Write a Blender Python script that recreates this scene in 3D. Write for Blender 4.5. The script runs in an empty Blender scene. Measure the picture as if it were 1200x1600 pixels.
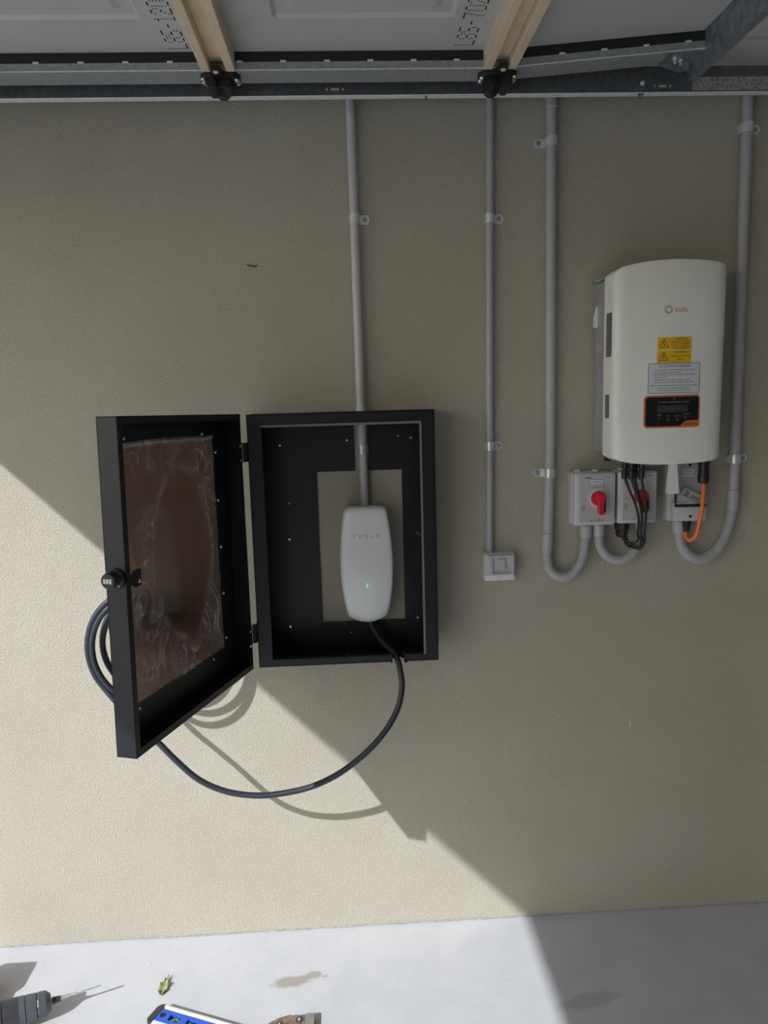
import bpy, bmesh, math, random
from mathutils import Vector, Matrix
random.seed(7)
scene = bpy.context.scene
COL = scene.collection
PI = math.pi

# ------------------------------------------------------------------ camera, sky, sun, exposure
cam_d = bpy.data.cameras.new('camera')
cam_d.sensor_fit = 'AUTO'; cam_d.sensor_width = 36.0; cam_d.lens = 36.0 * 1200.72 / 1600.0
cam_d.clip_start = 0.02; cam_d.clip_end = 300
cam = bpy.data.objects.new('camera', cam_d); COL.objects.link(cam)
R_right = Vector((0.99836857, -0.04998594, -0.02759711))
R_down = Vector((-0.03458691, -0.14486422, -0.98884676))
R_fwd = Vector((0.04543063, 0.98818812, -0.14635674))
CAM = Vector((0, -2.25, 1.675))
m = Matrix.Identity(4)
for i, v in enumerate((R_right, -R_down, -R_fwd, CAM)):
    for j in range(3): m[j][i] = v[j]
cam.matrix_world = m
scene.camera = cam

SUN = Vector((0.925, 1.0, -0.925)).normalized()      # the way the light travels
world = bpy.data.worlds.new('sky'); scene.world = world; world.use_nodes = True
wn = world.node_tree.nodes; wl = world.node_tree.links; wn.clear()
sky = wn.new('ShaderNodeTexSky'); sky.sky_type = 'NISHITA'; sky.sun_disc = False
sky.sun_elevation = math.asin(-SUN.z); sky.sun_rotation = math.atan2(-SUN.x, -SUN.y)
sky.air_density = 1.0; sky.dust_density = 1.0; sky.ozone_density = 1.0
bg = wn.new('ShaderNodeBackground'); bg.inputs['Strength'].default_value = 0.19
wo = wn.new('ShaderNodeOutputWorld')
wl.new(sky.outputs[0], bg.inputs[0]); wl.new(bg.outputs[0], wo.inputs[0])
sd = bpy.data.lights.new('sun', 'SUN'); sd.energy = 4.5; sd.angle = math.radians(0.53); sd.color = (0.965, 0.985, 1.0)
sun = bpy.data.objects.new('sun', sd); COL.objects.link(sun)
sun.rotation_euler = SUN.to_track_quat('-Z', 'Y').to_euler(); sun.location = (-6, -6, 6)
scene.view_settings.view_transform = 'Standard'; scene.view_settings.look = 'None'
scene.view_settings.gamma = 1.0; scene.view_settings.use_curve_mapping = False
scene.view_settings.exposure = 0.10
scene.cycles.max_bounces = 12; scene.cycles.diffuse_bounces = 8; scene.cycles.transparent_max_bounces = 16

# ------------------------------------------------------------------ materials
def mat(name, col, rough=0.5, metal=0.0, var=0.06, vscale=30, bump=0.0, bscale=200, spec=0.5, emit=None, coat=0.0):
    M = bpy.data.materials.new(name); M.use_nodes = True
    n = M.node_tree.nodes; l = M.node_tree.links; b = n['Principled BSDF']
    b.inputs['Roughness'].default_value = rough; b.inputs['Metallic'].default_value = metal
    b.inputs['Specular IOR Level'].default_value = spec
    b.inputs['Coat Weight'].default_value = coat
    tc = n.new('ShaderNodeTexCoord')
    nz = n.new('ShaderNodeTexNoise'); nz.inputs['Scale'].default_value = vscale; nz.inputs['Detail'].default_value = 4
    l.new(tc.outputs['Object'], nz.inputs['Vector'])
    rp = n.new('ShaderNodeValToRGB')
    rp.color_ramp.elements[0].position = 0.3; rp.color_ramp.elements[1].position = 0.7
    rp.color_ramp.elements[0].color = tuple(c * (1 - var) for c in col) + (1,)
    rp.color_ramp.elements[1].color = tuple(min(1, c * (1 + var)) for c in col) + (1,)
    l.new(nz.outputs['Fac'], rp.inputs[0]); l.new(rp.outputs[0], b.inputs['Base Color'])
    if bump:
        n2 = n.new('ShaderNodeTexNoise'); n2.inputs['Scale'].default_value = bscale; n2.inputs['Detail'].default_value = 3
        l.new(tc.outputs['Object'], n2.inputs['Vector'])
        bp = n.new('ShaderNodeBump'); bp.inputs['Strength'].default_value = bump; bp.inputs['Distance'].default_value = 0.002
        l.new(n2.outputs['Fac'], bp.inputs['Height']); l.new(bp.outputs[0], b.inputs['Normal'])
    if emit:
        b.inputs['Emission Color'].default_value = emit[:3] + (1,); b.inputs['Emission Strength'].default_value = emit[3]
    return M

def stucco():
    M = bpy.data.materials.new('stucco'); M.use_nodes = True
    n = M.node_tree.nodes; l = M.node_tree.links; b = n['Principled BSDF']
    b.inputs['Roughness'].default_value = 0.9; b.inputs['Specular IOR Level'].default_value = 0.2
    tc = n.new('ShaderNodeTexCoord')
    big = n.new('ShaderNodeTexNoise'); big.inputs['Scale'].default_value = 2.2; big.inputs['Detail'].default_value = 6; big.inputs['Roughness'].default_value = 0.6
    fine = n.new('ShaderNodeTexNoise'); fine.inputs['Scale'].default_value = 210; fine.inputs['Detail'].default_value = 3
    for x in (big, fine): l.new(tc.outputs['Object'], x.inputs['Vector'])
    r1 = n.new('ShaderNodeValToRGB'); r1.color_ramp.elements[0].position = 0.3; r1.color_ramp.elements[1].position = 0.72
    r1.color_ramp.elements[0].color = (0.492, 0.458, 0.372, 1); r1.color_ramp.elements[1].color = (0.552, 0.520, 0.436, 1)
    l.new(big.outputs['Fac'], r1.inputs[0])
    r2 = n.new('ShaderNodeValToRGB'); r2.color_ramp.elements[0].position = 0.3; r2.color_ramp.elements[1].position = 0.6
    r2.color_ramp.elements[0].color = (0.76, 0.75, 0.72, 1); r2.color_ramp.elements[1].color = (1, 1, 1, 1)
    l.new(fine.outputs['Fac'], r2.inputs[0])
    mx = n.new('ShaderNodeMix'); mx.data_type = 'RGBA'; mx.blend_type = 'MULTIPLY'; mx.inputs['Factor'].default_value = 0.8
    l.new(r1.outputs[0], mx.inputs['A']); l.new(r2.outputs[0], mx.inputs['B']); l.new(mx.outputs['Result'], b.inputs['Base Color'])
    g1 = n.new('ShaderNodeTexNoise'); g1.inputs['Scale'].default_value = 230; g1.inputs['Detail'].default_value = 4; g1.inputs['Roughness'].default_value = 0.65
    l.new(tc.outputs['Object'], g1.inputs['Vector'])
    bp = n.new('ShaderNodeBump'); bp.inputs['Strength'].default_value = 0.9; bp.inputs['Distance'].default_value = 0.0055
    l.new(g1.outputs['Fac'], bp.inputs['Height']); l.new(bp.outputs[0], b.inputs['Normal'])
    return M

def concrete_floor():
    M = bpy.data.materials.new('painted_concrete'); M.use_nodes = True
    n = M.node_tree.nodes; l = M.node_tree.links; b = n['Principled BSDF']
    b.inputs['Roughness'].default_value = 0.6; b.inputs['Specular IOR Level'].default_value = 0.3
    tc = n.new('ShaderNodeTexCoord')
    def noise(scale, det=5, rough=0.6):
        x = n.new('ShaderNodeTexNoise'); x.inputs['Scale'].default_value = scale; x.inputs['Detail'].default_value = det
        x.inputs['Roughness'].default_value = rough; l.new(tc.outputs['Object'], x.inputs['Vector']); return x
    def ramp(src, p0, c0, p1, c1):
        r = n.new('ShaderNodeValToRGB'); r.color_ramp.elements[0].position = p0; r.color_ramp.elements[1].position = p1
        r.color_ramp.elements[0].color = c0; r.color_ramp.elements[1].color = c1; l.new(src, r.inputs[0]); return r
    base = ramp(noise(5).outputs['Fac'], 0.3, (0.505, 0.515, 0.545, 1), 0.7, (0.58, 0.585, 0.605, 1))
    speck = ramp(noise(95, 2).outputs['Fac'], 0.24, (0.45, 0.42, 0.38, 1), 0.30, (1, 1, 1, 1))
    mx = n.new('ShaderNodeMix'); mx.data_type = 'RGBA'; mx.blend_type = 'MULTIPLY'; mx.inputs['Factor'].default_value = 1
    l.new(base.outputs[0], mx.inputs['A']); l.new(speck.outputs[0], mx.inputs['B'])
    cur = mx.outputs['Result']
    wob = noise(28, 4)
    def stain(cx, cy, rx, ry, rot, col, strength):
        nonlocal cur
        mp = n.new('ShaderNodeMapping'); mp.vector_type = 'TEXTURE'
        mp.inputs['Location'].default_value = (cx, cy, 0); mp.inputs['Rotation'].default_value = (0, 0, rot); mp.inputs['Scale'].default_value = (rx, ry, 1)
        l.new(tc.outputs['Object'], mp.inputs[0])
        ln = n.new('ShaderNodeVectorMath'); ln.operation = 'LENGTH'; l.new(mp.outputs[0], ln.inputs[0])
        ad = n.new('ShaderNodeMath'); ad.operation = 'MULTIPLY_ADD'; l.new(wob.outputs['Fac'], ad.inputs[0]); ad.inputs[1].default_value = 0.9
        l.new(ln.outputs['Value'], ad.inputs[2])
        r = ramp(ad.outputs[0], 0.95, (strength,) * 3 + (1,), 1.4, (0, 0, 0, 1))
        r.color_ramp.elements[1].position = 1.0; r.color_ramp.elements[0].position = 0.72
        sc = n.new('ShaderNodeMath'); sc.operation = 'MULTIPLY'; l.new(ad.outputs[0], sc.inputs[0]); sc.inputs[1].default_value = 0.68
        l.new(sc.outputs[0], r.inputs[0])
        k = n.new('ShaderNodeMix'); k.data_type = 'RGBA'; l.new(r.outputs[0], k.inputs['Factor'])
        l.new(cur, k.inputs['A']); k.inputs['B'].default_value = col + (1,); cur = k.outputs['Result']
    stain(-0.215, -0.222, 0.068, 0.026, 0.10, (0.33, 0.30, 0.245), 0.85)
    stain(-0.150, -0.200, 0.030, 0.017, 0.15, (0.33, 0.30, 0.245), 0.8)
    stain(-0.118, -0.207, 0.014, 0.008, 0.0, (0.36, 0.33, 0.28), 0.7)
    stain(0.62, -0.36, 0.10, 0.03, 0.2, (0.40, 0.38, 0.36), 0.6)
    l.new(cur, b.inputs['Base Color'])
    bp = n.new('ShaderNodeBump'); bp.inputs['Strength'].default_value = 0.25; bp.inputs['Distance'].default_value = 0.002
    l.new(noise(60).outputs['Fac'], bp.inputs['Height']); l.new(bp.outputs[0], b.inputs['Normal'])
    return M

def tinted_pane():
    M = bpy.data.materials.new('tinted_acrylic'); M.use_nodes = True
    n = M.node_tree.nodes; l = M.node_tree.links; n.clear()
    o = n.new('ShaderNodeOutputMaterial'); t = n.new('ShaderNodeBsdfTransparent'); t.inputs[0].default_value = (0.46, 0.37, 0.33, 1)
    g = n.new('ShaderNodeBsdfGlossy'); g.inputs['Roughness'].default_value = 0.04
    f = n.new('ShaderNodeFresnel'); f.inputs['IOR'].default_value = 1.35
    ge = n.new('ShaderNodeNewGeometry'); iv_ = n.new('ShaderNodeMath'); iv_.operation = 'SUBTRACT'; iv_.inputs[0].default_value = 1; l.new(ge.outputs['Backfacing'], iv_.inputs[1])
    mu = n.new('ShaderNodeMath'); mu.operation = 'MULTIPLY'; l.new(f.outputs[0], mu.inputs[0]); l.new(iv_.outputs[0], mu.inputs[1])
    x = n.new('ShaderNodeMixShader'); l.new(mu.outputs[0], x.inputs[0]); l.new(t.outputs[0], x.inputs[1]); l.new(g.outputs[0], x.inputs[2])
    l.new(x.outputs[0], o.inputs[0]); return M

def film_mat():
    M = bpy.data.materials.new('cling_film'); M.use_nodes = True
    n = M.node_tree.nodes; l = M.node_tree.links; n.clear()
    o = n.new('ShaderNodeOutputMaterial'); t = n.new('ShaderNodeBsdfTransparent'); t.inputs[0].default_value = (0.97, 0.97, 0.97, 1)
    d = n.new('ShaderNodeBsdfPrincipled'); d.inputs['Base Color'].default_value = (0.86, 0.85, 0.86, 1); d.inputs['Roughness'].default_value = 0.3
    at = n.new('ShaderNodeAttribute'); at.attribute_name = 'crease'
    x = n.new('ShaderNodeMixShader'); l.new(at.outputs['Fac'], x.inputs[0]); l.new(t.outputs[0], x.inputs[1]); l.new(d.outputs[0], x.inputs[2])
    l.new(x.outputs[0], o.inputs[0]); return M

def frosted_film():
    M = bpy.data.materials.new('frosted_film'); M.use_nodes = True
    n = M.node_tree.nodes; l = M.node_tree.links; n.clear()
    o = n.new('ShaderNodeOutputMaterial'); t = n.new('ShaderNodeBsdfTransparent'); t.inputs[0].default_value = (1, 1, 1, 1)
    d = n.new('ShaderNodeBsdfRefraction'); d.inputs['Color'].default_value = (0.97, 0.96, 0.95, 1); d.inputs['Roughness'].default_value = 0.42; d.inputs['IOR'].default_value = 1.25
    x = n.new('ShaderNodeMixShader'); x.inputs[0].default_value = 0.88; l.new(t.outputs[0], x.inputs[1]); l.new(d.outputs[0], x.inputs[2])
    l.new(x.outputs[0], o.inputs[0]); return M

MS = {
 'stucco': stucco(), 'floor': concrete_floor(), 'pane': tinted_pane(), 'film': film_mat(), 'frost': frosted_film(),
 'white_paint': mat('white_ceiling_paint', (0.72, 0.71, 0.68), 0.8),
 'driveway': mat('driveway_concrete', (0.48, 0.46, 0.42), 0.9, vscale=2),
 'galv': mat('galvanised_steel', (0.32, 0.345, 0.36), 0.48, 0.75, var=0.25, vscale=45),
 'galv_dull': mat('dull_galvanised_steel', (0.36, 0.375, 0.365), 0.55, 0.35, var=0.16, vscale=90),
 'galv_shaded': mat('shaded_galvanised_web', (0.13, 0.14, 0.15), 0.5, 0.55, var=0.2, vscale=60),  # darker copy of the track steel, its shade put into the colour
 'galv_lit': mat('lit_galvanised_lip', (0.78, 0.79, 0.80), 0.4, 0.1, var=0.10, vscale=60),  # paler copy of the steel, floor light and edge glint painted in
 'galv_spangle': mat('spangled_galvanised_steel', (0.36, 0.37, 0.38), 0.38, 0.5, var=0.45, vscale=140, bump=0.8, bscale=180),
 'joint_grey': mat('dirty_joint_mortar', (0.36, 0.355, 0.35), 0.9, var=0.3, vscale=60),
 'zinc': mat('zinc_plated_steel', (0.72, 0.75, 0.77), 0.3, 0.55, var=0.1),
 'chrome': mat('bright_screw_steel', (0.75, 0.75, 0.76), 0.25, 1.0),
 'door_panel': mat('grey_door_steel', (0.50, 0.505, 0.495), 0.5, var=0.04, vscale=12, bump=0.25, bscale=120),
 'cream': mat('cream_coated_steel', (0.70, 0.57, 0.40), 0.55, var=0.07, vscale=14),
 'black_plastic': mat('black_plastic', (0.014, 0.014, 0.016), 0.42),
 'ink': mat('black_ink', (0.016, 0.016, 0.02), 0.7),
 'conduit': mat('grey_conduit_pvc', (0.40, 0.405, 0.42), 0.42, var=0.04),
 'conduit_pale': mat('pale_grey_conduit_pvc', (0.52, 0.52, 0.515), 0.42, var=0.04),
 'box_black': mat('black_powder_coat', (0.0080, 0.0085, 0.0125), 0.40, var=0.1, vscale=60, bump=0.12, bscale=600, spec=0.42),
 'box_edge': mat('grey_rubber_seal', (0.17, 0.17, 0.19), 0.55),
 'cable_black': mat('black_cable_rubber', (0.022, 0.026, 0.036), 0.38, var=0.1),
 'white_gloss': mat('white_gloss_glass', (0.74, 0.76, 0.76), 0.14, var=0.02, vscale=6, coat=0.3),
 'white_plastic': mat('white_plastic', (0.72, 0.73, 0.73), 0.4, var=0.02),
 'letter_grey': mat('pale_grey_lettering', (0.42, 0.43, 0.43), 0.3, 0.3),
 'led': mat('green_led', (0.05, 0.7, 0.3), 0.4, emit=(0.08, 0.85, 0.35, 1.3)),
 'seam': mat('faint_seam_grey', (0.55, 0.57, 0.57), 0.3),
 'switch_shaded': mat('shaded_switch_plastic', (0.50, 0.50, 0.53), 0.38, var=0.02),  # greyer than the box, shade on the tilted cover put into the colour
 'dark_hole': mat('dark_recess', (0.02, 0.02, 0.02), 0.9),
 'inv_white': mat('warm_white_powder_coat', (0.80, 0.815, 0.765), 0.5, var=0.015, bump=0.06, bscale=500),
 'alu': mat('brushed_aluminium', (0.50, 0.51, 0.54), 0.5, 0.55, var=0.1, vscale=20),
 'label_grey': mat('grey_rating_label', (0.22, 0.22, 0.23), 0.5, var=0.05),
 'label_yellow': mat('yellow_warning_label', (0.78, 0.47, 0.015), 0.5, var=0.03),
 'label_white': mat('white_printed_label', (0.66, 0.68, 0.74), 0.5, var=0.02),
 'print_dark': mat('dark_print', (0.06, 0.06, 0.07), 0.6),
 'print_brown': mat('brown_black_print', (0.10, 0.05, 0.01), 0.6),
 'print_pale': mat('pale_grey_print', (0.30, 0.30, 0.31), 0.6),
 'orange': mat('orange_display_frame', (0.72, 0.17, 0.035), 0.45, var=0.04),
 'logo_orange': mat('orange_logo_print', (0.66, 0.29, 0.20), 0.5),
 'logo_grey': mat('brown_grey_logo_print', (0.36, 0.30, 0.24), 0.5),
 'display_black': mat('black_display_film', (0.012, 0.012, 0.013), 0.25),
 'lcd': mat('grey_lcd', (0.045, 0.047, 0.043), 0.3),
 'iso_grey': mat('light_grey_enclosure', (0.56, 0.57, 0.58), 0.42, var=0.02),
 'iso_face': mat('grey_faceplate', (0.47, 0.47, 0.48), 0.45, var=0.02),
 'red': mat('red_handle_plastic', (0.62, 0.018, 0.028), 0.35),
 'orange_cable': mat('orange_cable_sheath', (0.86, 0.20, 0.035), 0.42),
 'iso_clear': mat('grey_cover_plastic', (0.45, 0.44, 0.43), 0.3),
 'drill_red': mat('red_drill_plastic', (0.50, 0.03, 0.025), 0.45),
 'drill_black': mat('black_drill_chuck', (0.035, 0.037, 0.042), 0.4, bump=0.2),
 'drill_grey': mat('warm_grey_drill_collar', (0.22, 0.20, 0.18), 0.5),
 'drill_steel': mat('grey_chuck_sleeve', (0.10, 0.11, 0.125), 0.4, 0.3),
 'blue': mat('blue_plastic', (0.03, 0.10, 0.55), 0.35),
 'vial': mat('green_vial', (0.25, 0.72, 0.12), 0.1),
 'vial_clear': mat('pale_vial_glass', (0.45, 0.65, 0.85), 0.15),
 'leaf': mat('dried_green_leaf', (0.30, 0.31, 0.13), 0.7, var=0.35, vscale=80),
 'leaf_stem': mat('brown_leaf_stem', (0.10, 0.07, 0.04), 0.7),
 'knife': mat('worn_copper_brown_metal', (0.27, 0.18, 0.14), 0.45, 0.3, var=0.35, vscale=60),
 'knife_grey': mat('worn_grey_metal', (0.38, 0.36, 0.35), 0.4, 0.6, var=0.2),
}

# ------------------------------------------------------------------ mesh helpers
def basis_z(d):
    d = Vector(d).normalized()
    a = Vector((0, 0, 1)) if abs(d.z) < 0.9 else Vector((1, 0, 0))
    x = a.cross(d).normalized(); return x, d.cross(x), d

class MB:
    def __init__(self, M=None): self.v = []; self.f = []; self.M = M
    def add(self, vs, fs):
        k = len(self.v)
        self.v += [Vector(p) for p in vs]; self.f += [tuple(i + k for i in q) for q in fs]
        return self
    def box(self, x0, x1, y0, y1, z0, z1):
        P = [(x, y, z) for z in (z0, z1) for y in (y0, y1) for x in (x0, x1)]
        return self.add(P, [(0, 2, 3, 1), (4, 5, 7, 6), (0, 1, 5, 4), (2, 6, 7, 3), (0, 4, 6, 2), (1, 3, 7, 5)])
    def rbox(self, x0, x1, y0, y1, z0, z1, r, seg=2):
        bm = bmesh.new(); bmesh.ops.create_cube(bm, size=1)
        for v in bm.verts:
            v.co = Vector(((x0 + x1) / 2 + v.co.x * (x1 - x0), (y0 + y1) / 2 + v.co.y * (y1 - y0), (z0 + z1) / 2 + v.co.z * (z1 - z0)))
        bmesh.ops.bevel(bm, geom=bm.edges[:] + bm.verts[:], offset=r, segments=seg, profile=0.5, affect='EDGES')
        bm.verts.ensure_lookup_table()
        for i, v in enumerate(bm.verts): v.index = i
        self.add([v.co.copy() for v in bm.verts], [tuple(v.index for v in f.verts) for f in bm.faces]); bm.free(); return self
    def cyl(self, p0, p1, r0, r1=None, n=16):
        r1 = r0 if r1 is None else r1
        return self.lathe([(0, 0), (r0, 0), (r1, (Vector(p1) - Vector(p0)).length), (0, (Vector(p1) - Vector(p0)).length)], p0, Vector(p1) - Vector(p0), n)
    def lathe(self, prof, o, d, n=16):
        x, y, z = basis_z(d); o = Vector(o); vs = []; idx = []
        for r, h in prof:
            if r < 1e-7: idx.append([len(vs)] * n); vs.append(o + z * h)
            else:
                idx.append([len(vs) + k for k in range(n)])
                vs += [o + z * h + (x * math.cos(2 * PI * k / n) + y * math.sin(2 * PI * k / n)) * r for k in range(n)]
        fs = []
        for a, b in zip(idx, idx[1:]):
            for k in range(n):
                q = [a[k], a[(k + 1) % n], b[(k + 1) % n], b[k]]
                u = []
                for t in q:
                    if t not in u: u.append(t)
                if len(u) > 2: fs.append(tuple(u))
        return self.add(vs, fs)
    def tube(self, pts, r, n=12, cap=True):
        pts = [Vector(p) for p in pts]; N = len(pts)
        rs = r if isinstance(r, (list, tuple)) else [r] * N
        T = [(pts[min(i + 1, N - 1)] - pts[max(i - 1, 0)]).normalized() for i in range(N)]
        x, y, z = basis_z(T[0]); vs = []; fs = []
        for i in range(N):
            x = (x - T[i] * x.dot(T[i])).normalized(); y = T[i].cross(x)
            vs += [pts[i] + (x * math.cos(2 * PI * k / n) + y * math.sin(2 * PI * k / n)) * rs[i] for k in range(n)]
        for i in range(N - 1):
            for k in range(n): fs.append((i * n + k, i * n + (k + 1) % n, (i + 1) * n + (k + 1) % n, (i + 1) * n + k))
        if cap: fs += [tuple(reversed(range(n))), tuple(range((N - 1) * n, N * n))]
        return self.add(vs, fs)
    def prism(self, poly, fn, a, b):
        n = len(poly); vs = [fn(u, v, a) for u, v in poly] + [fn(u, v, b) for u, v in poly]
        fs = [tuple(range(n)), tuple(reversed(range(n, 2 * n)))] + [(i, i + n, (i + 1) % n + n, (i + 1) % n) for i in range(n)]
        return self.add(vs, fs)
    def plate(self, us, vs_, omit, fn, a, b):
        "a sheet made of cells with openings where omit(i, j)"
        nu, nv = len(us) - 1, len(vs_) - 1
        solid = lambda i, j: 0 <= i < nu and 0 <= j < nv and not omit(i, j)
        for i in range(nu):
            for j in range(nv):
                if not solid(i, j): continue
                u0, u1, v0, v1 = us[i], us[i + 1], vs_[j], vs_[j + 1]
                for w in (a, b): self.add([fn(u0, v0, w), fn(u1, v0, w), fn(u1, v1, w), fn(u0, v1, w)], [(0, 1, 2, 3)])
                for (di, dj, p, q) in ((-1, 0, (u0, v0), (u0, v1)), (1, 0, (u1, v0), (u1, v1)), (0, -1, (u0, v0), (u1, v0)), (0, 1, (u0, v1), (u1, v1))):
                    if not solid(i + di, j + dj):
                        self.add([fn(*p, a), fn(*q, a), fn(*q, b), fn(*p, b)], [(0, 1, 2, 3)])
        return self
    def build(self, name, material, parent=None, smooth=None, bevel=0.0):
        M = self.M
        vs = [M @ p for p in self.v] if M else self.v
        off = Vector((0, 0, 0)); q = parent
        while q: off += q.location; q = q.parent
        me = bpy.data.meshes.new(name); me.from_pydata([tuple(p - off) for p in vs], [], self.f)
        bm = bmesh.new(); bm.from_mesh(me); bmesh.ops.remove_doubles(bm, verts=bm.verts, dist=1e-6)
        bmesh.ops.recalc_face_normals(bm, faces=bm.faces); bm.to_mesh(me); bm.free()
        me.materials.append(MS[material] if isinstance(material, str) else material)
        o = bpy.data.objects.new(name, me); COL.objects.link(o); o.parent = parent
        if bevel:
            b = o.modifiers.new('bevel', 'BEVEL'); b.width = bevel; b.segments = 2; b.limit_method = 'ANGLE'
        if smooth is not None:
            for p in me.polygons: p.use_smooth = True
            me.set_sharp_from_angle(angle=math.radians(smooth))
        return o

def tag(o, label=None, cat=None, group=None, kind=None):
    for k, v in (('label', label), ('category', cat), ('group', group), ('kind', kind)):
        if v: o[k] = v
    return o
def thing(name, loc, label, cat, group=None):
    o = bpy.data.objects.new(name, None); COL.objects.link(o); o.location = loc; o.empty_display_size = 0.05
    return tag(o, label, cat, group)
def struct(o): o['kind'] = 'structure'; return o
def W(x, z, d): return (x, -d, z)                    # wall coordinates: along the wall, height, distance off the wall
def smooth(pts, n=8):
    P = [Vector(p) for p in pts]; P = [P[0] * 2 - P[1]] + P + [P[-1] * 2 - P[-2]]; out = []
    for i in range(1, len(P) - 2):
        a, b, c, d = P[i - 1:i + 3]
        for k in range(n):
            t = k / n
            out.append(0.5 * ((2 * b) + (c - a) * t + (2 * a - 5 * b + 4 * c - d) * t * t + (3 * b - a - 3 * c + d) * t ** 3))
    out.append(P[-2]); return out
def resample(pts, step):
    out = [pts[0]]; acc = 0
    for a, b in zip(pts, pts[1:]):
        L = (b - a).length; s = step - acc
        while s <= L: out.append(a.lerp(b, s / L)); s += step
        acc = (acc + L) % step
    out.append(pts[-1]); return out

def text(name, body, size, material, parent, M, width=None, center=True, thick=0.0):
    cu = bpy.data.curves.new(name, 'FONT'); cu.body = body; cu.size = size; cu.extrude = thick
    cu.align_x = 'LEFT'; cu.resolution_u = 2
    t = bpy.data.objects.new(name, cu); COL.objects.link(t)
    me = bpy.data.meshes.new_from_object(t); COL.objects.unlink(t); bpy.data.objects.remove(t)
    xs = [v.co.x for v in me.vertices]; w = max(xs) - min(xs); k = (width / w) if width else 1.0
    ys = [v.co.y for v in me.vertices]; cy = (max(ys) + min(ys)) / 2
    b = MB(); b.v = [M @ Vector(((v.co.x - min(xs) - (w / 2 if center else 0)) * k, v.co.y - cy, v.co.z)) for v in me.vertices]
    b.f = [tuple(p.vertices) for p in me.polygons]
    bpy.data.meshes.remove(me)
    return b.build(name, material, parent)
def front(x, z, d):                                  # lettering facing the room
    return Matrix(((1, 0, 0, x), (0, 0, -1, -d), (0, 1, 0, z), (0, 0, 0, 1)))
def copy_part(o, parent, loc, rot=None):
    c = o.copy(); COL.objects.link(c); c.parent = parent; c.location = loc
    if rot: c.rotation_euler = rot
    return c
SCREW = None
def screw(parent, p, d=(0, -1, 0), r=0.0035, material='chrome', name='screw'):
    "a small domed head at world point p facing d"
    b = MB(); b.lathe([(r, 0), (r, r * 0.25), (r * 0.72, r * 0.62), (r * 0.3, r * 0.62), (r * 0.22, r * 0.35), (0, r * 0.35)], p, d, 10)
    return b.build(name, material, parent, smooth=40)

# ------------------------------------------------------------------ the garage shell
HB = 2.30; HX = 0.526 - HB                           # underside of the header, outer face of the front wall
XR, YF, ZC = 4.2, -5.6, 2.61
struct(MB().box(HX, XR + .12, 0.0, 0.12, -0.02, ZC + .1).build('wall_back', 'stucco'))
struct(MB().box(XR, XR + .12, YF, 0.0, -0.02, ZC + .1).build('wall_right', 'stucco'))
struct(MB().box(HX, XR + .12, YF - .12, YF, -0.02, ZC + .1).build('wall_front', 'stucco'))
struct(MB().box(HX, HX + .15, YF, 0.0, HB, ZC + .1).build('wall_left', 'stucco'))
struct(MB().box(HX, XR, YF, 0.0, ZC, ZC + .1).build('ceiling', 'white_paint'))
struct(MB().box(HX, XR, YF, 0.0, -0.12, 0.0).build('floor', 'floor'))
struct(MB().box(-60, HX, -60, 40, -0.14, -0.012).build('ground', 'driveway'))
struct(MB().box(1.334, 1.46, -.14, 0.0, 0.0, ZC).build('trim_2', 'stucco'))
cn = MB(); cn.prism([(0.001, 2.500), (0.0035, 2.500), (0.004, 2.545), (0.014, 2.557), (0.028, 2.567), (0.044, 2.585), (0.056, 2.603), (0.06, 2.609), (0.001, 2.609)], lambda u, v, w: (w, -u, v), HX + .15, XR)
struct(cn.build('trim_1', 'white_paint'))
wall = bpy.data.objects['wall_back']
MB().tube(smooth([W(-.262, 2.0555, .001), W(-.255, 2.053, .002), W(-.246, 2.0515, .002), W(-.239, 2.0505, .002), W(-.234, 2.054, .001)], 4), [0.0016] * 16 + [.001], 6).build('gouge', 'dark_hole', wall)
MB().tube(smooth([W(.857, .652, .001), W(.8585, .643, .001), W(.857, .632, .001)], 4), 0.0013, 6).build('scuff', 'white_plastic', wall)

jb = MB(); rj = random.Random(5); xs_ = [HX + .16 + .022 * k for k in range(int((XR - HX - .2) / .022))]
jb.tube([(x, -.0012 - .0012 * rj.random(), .0015 + .0035 * rj.random()) for x in xs_], [.0006 + .0016 * rj.random() for _ in xs_], 6)
jb.build('floor_joint', 'joint_grey', bpy.data.objects['floor'])

# ------------------------------------------------------------------ overhead door
gd = thing('garage_door', (0, -.2, 2.48), 'open grey sectional garage door overhead with cream joint channels', 'garage door')
ZB, ZP, DN, DF, DE = 2.480, 2.4987, 0.134, 0.213, 5.2
ZU = 2.523                                           # underside of the panels, set back above the stiles
pivot = Vector((0.413, 0, ZB))
TILT = Matrix.Translation(pivot) @ Matrix.Rotation(-math.atan(.081), 4, 'Y') @ Matrix.Translation(-pivot)
joints = [-1.60, -0.985, -0.282, 0.413, 0.955]

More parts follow.
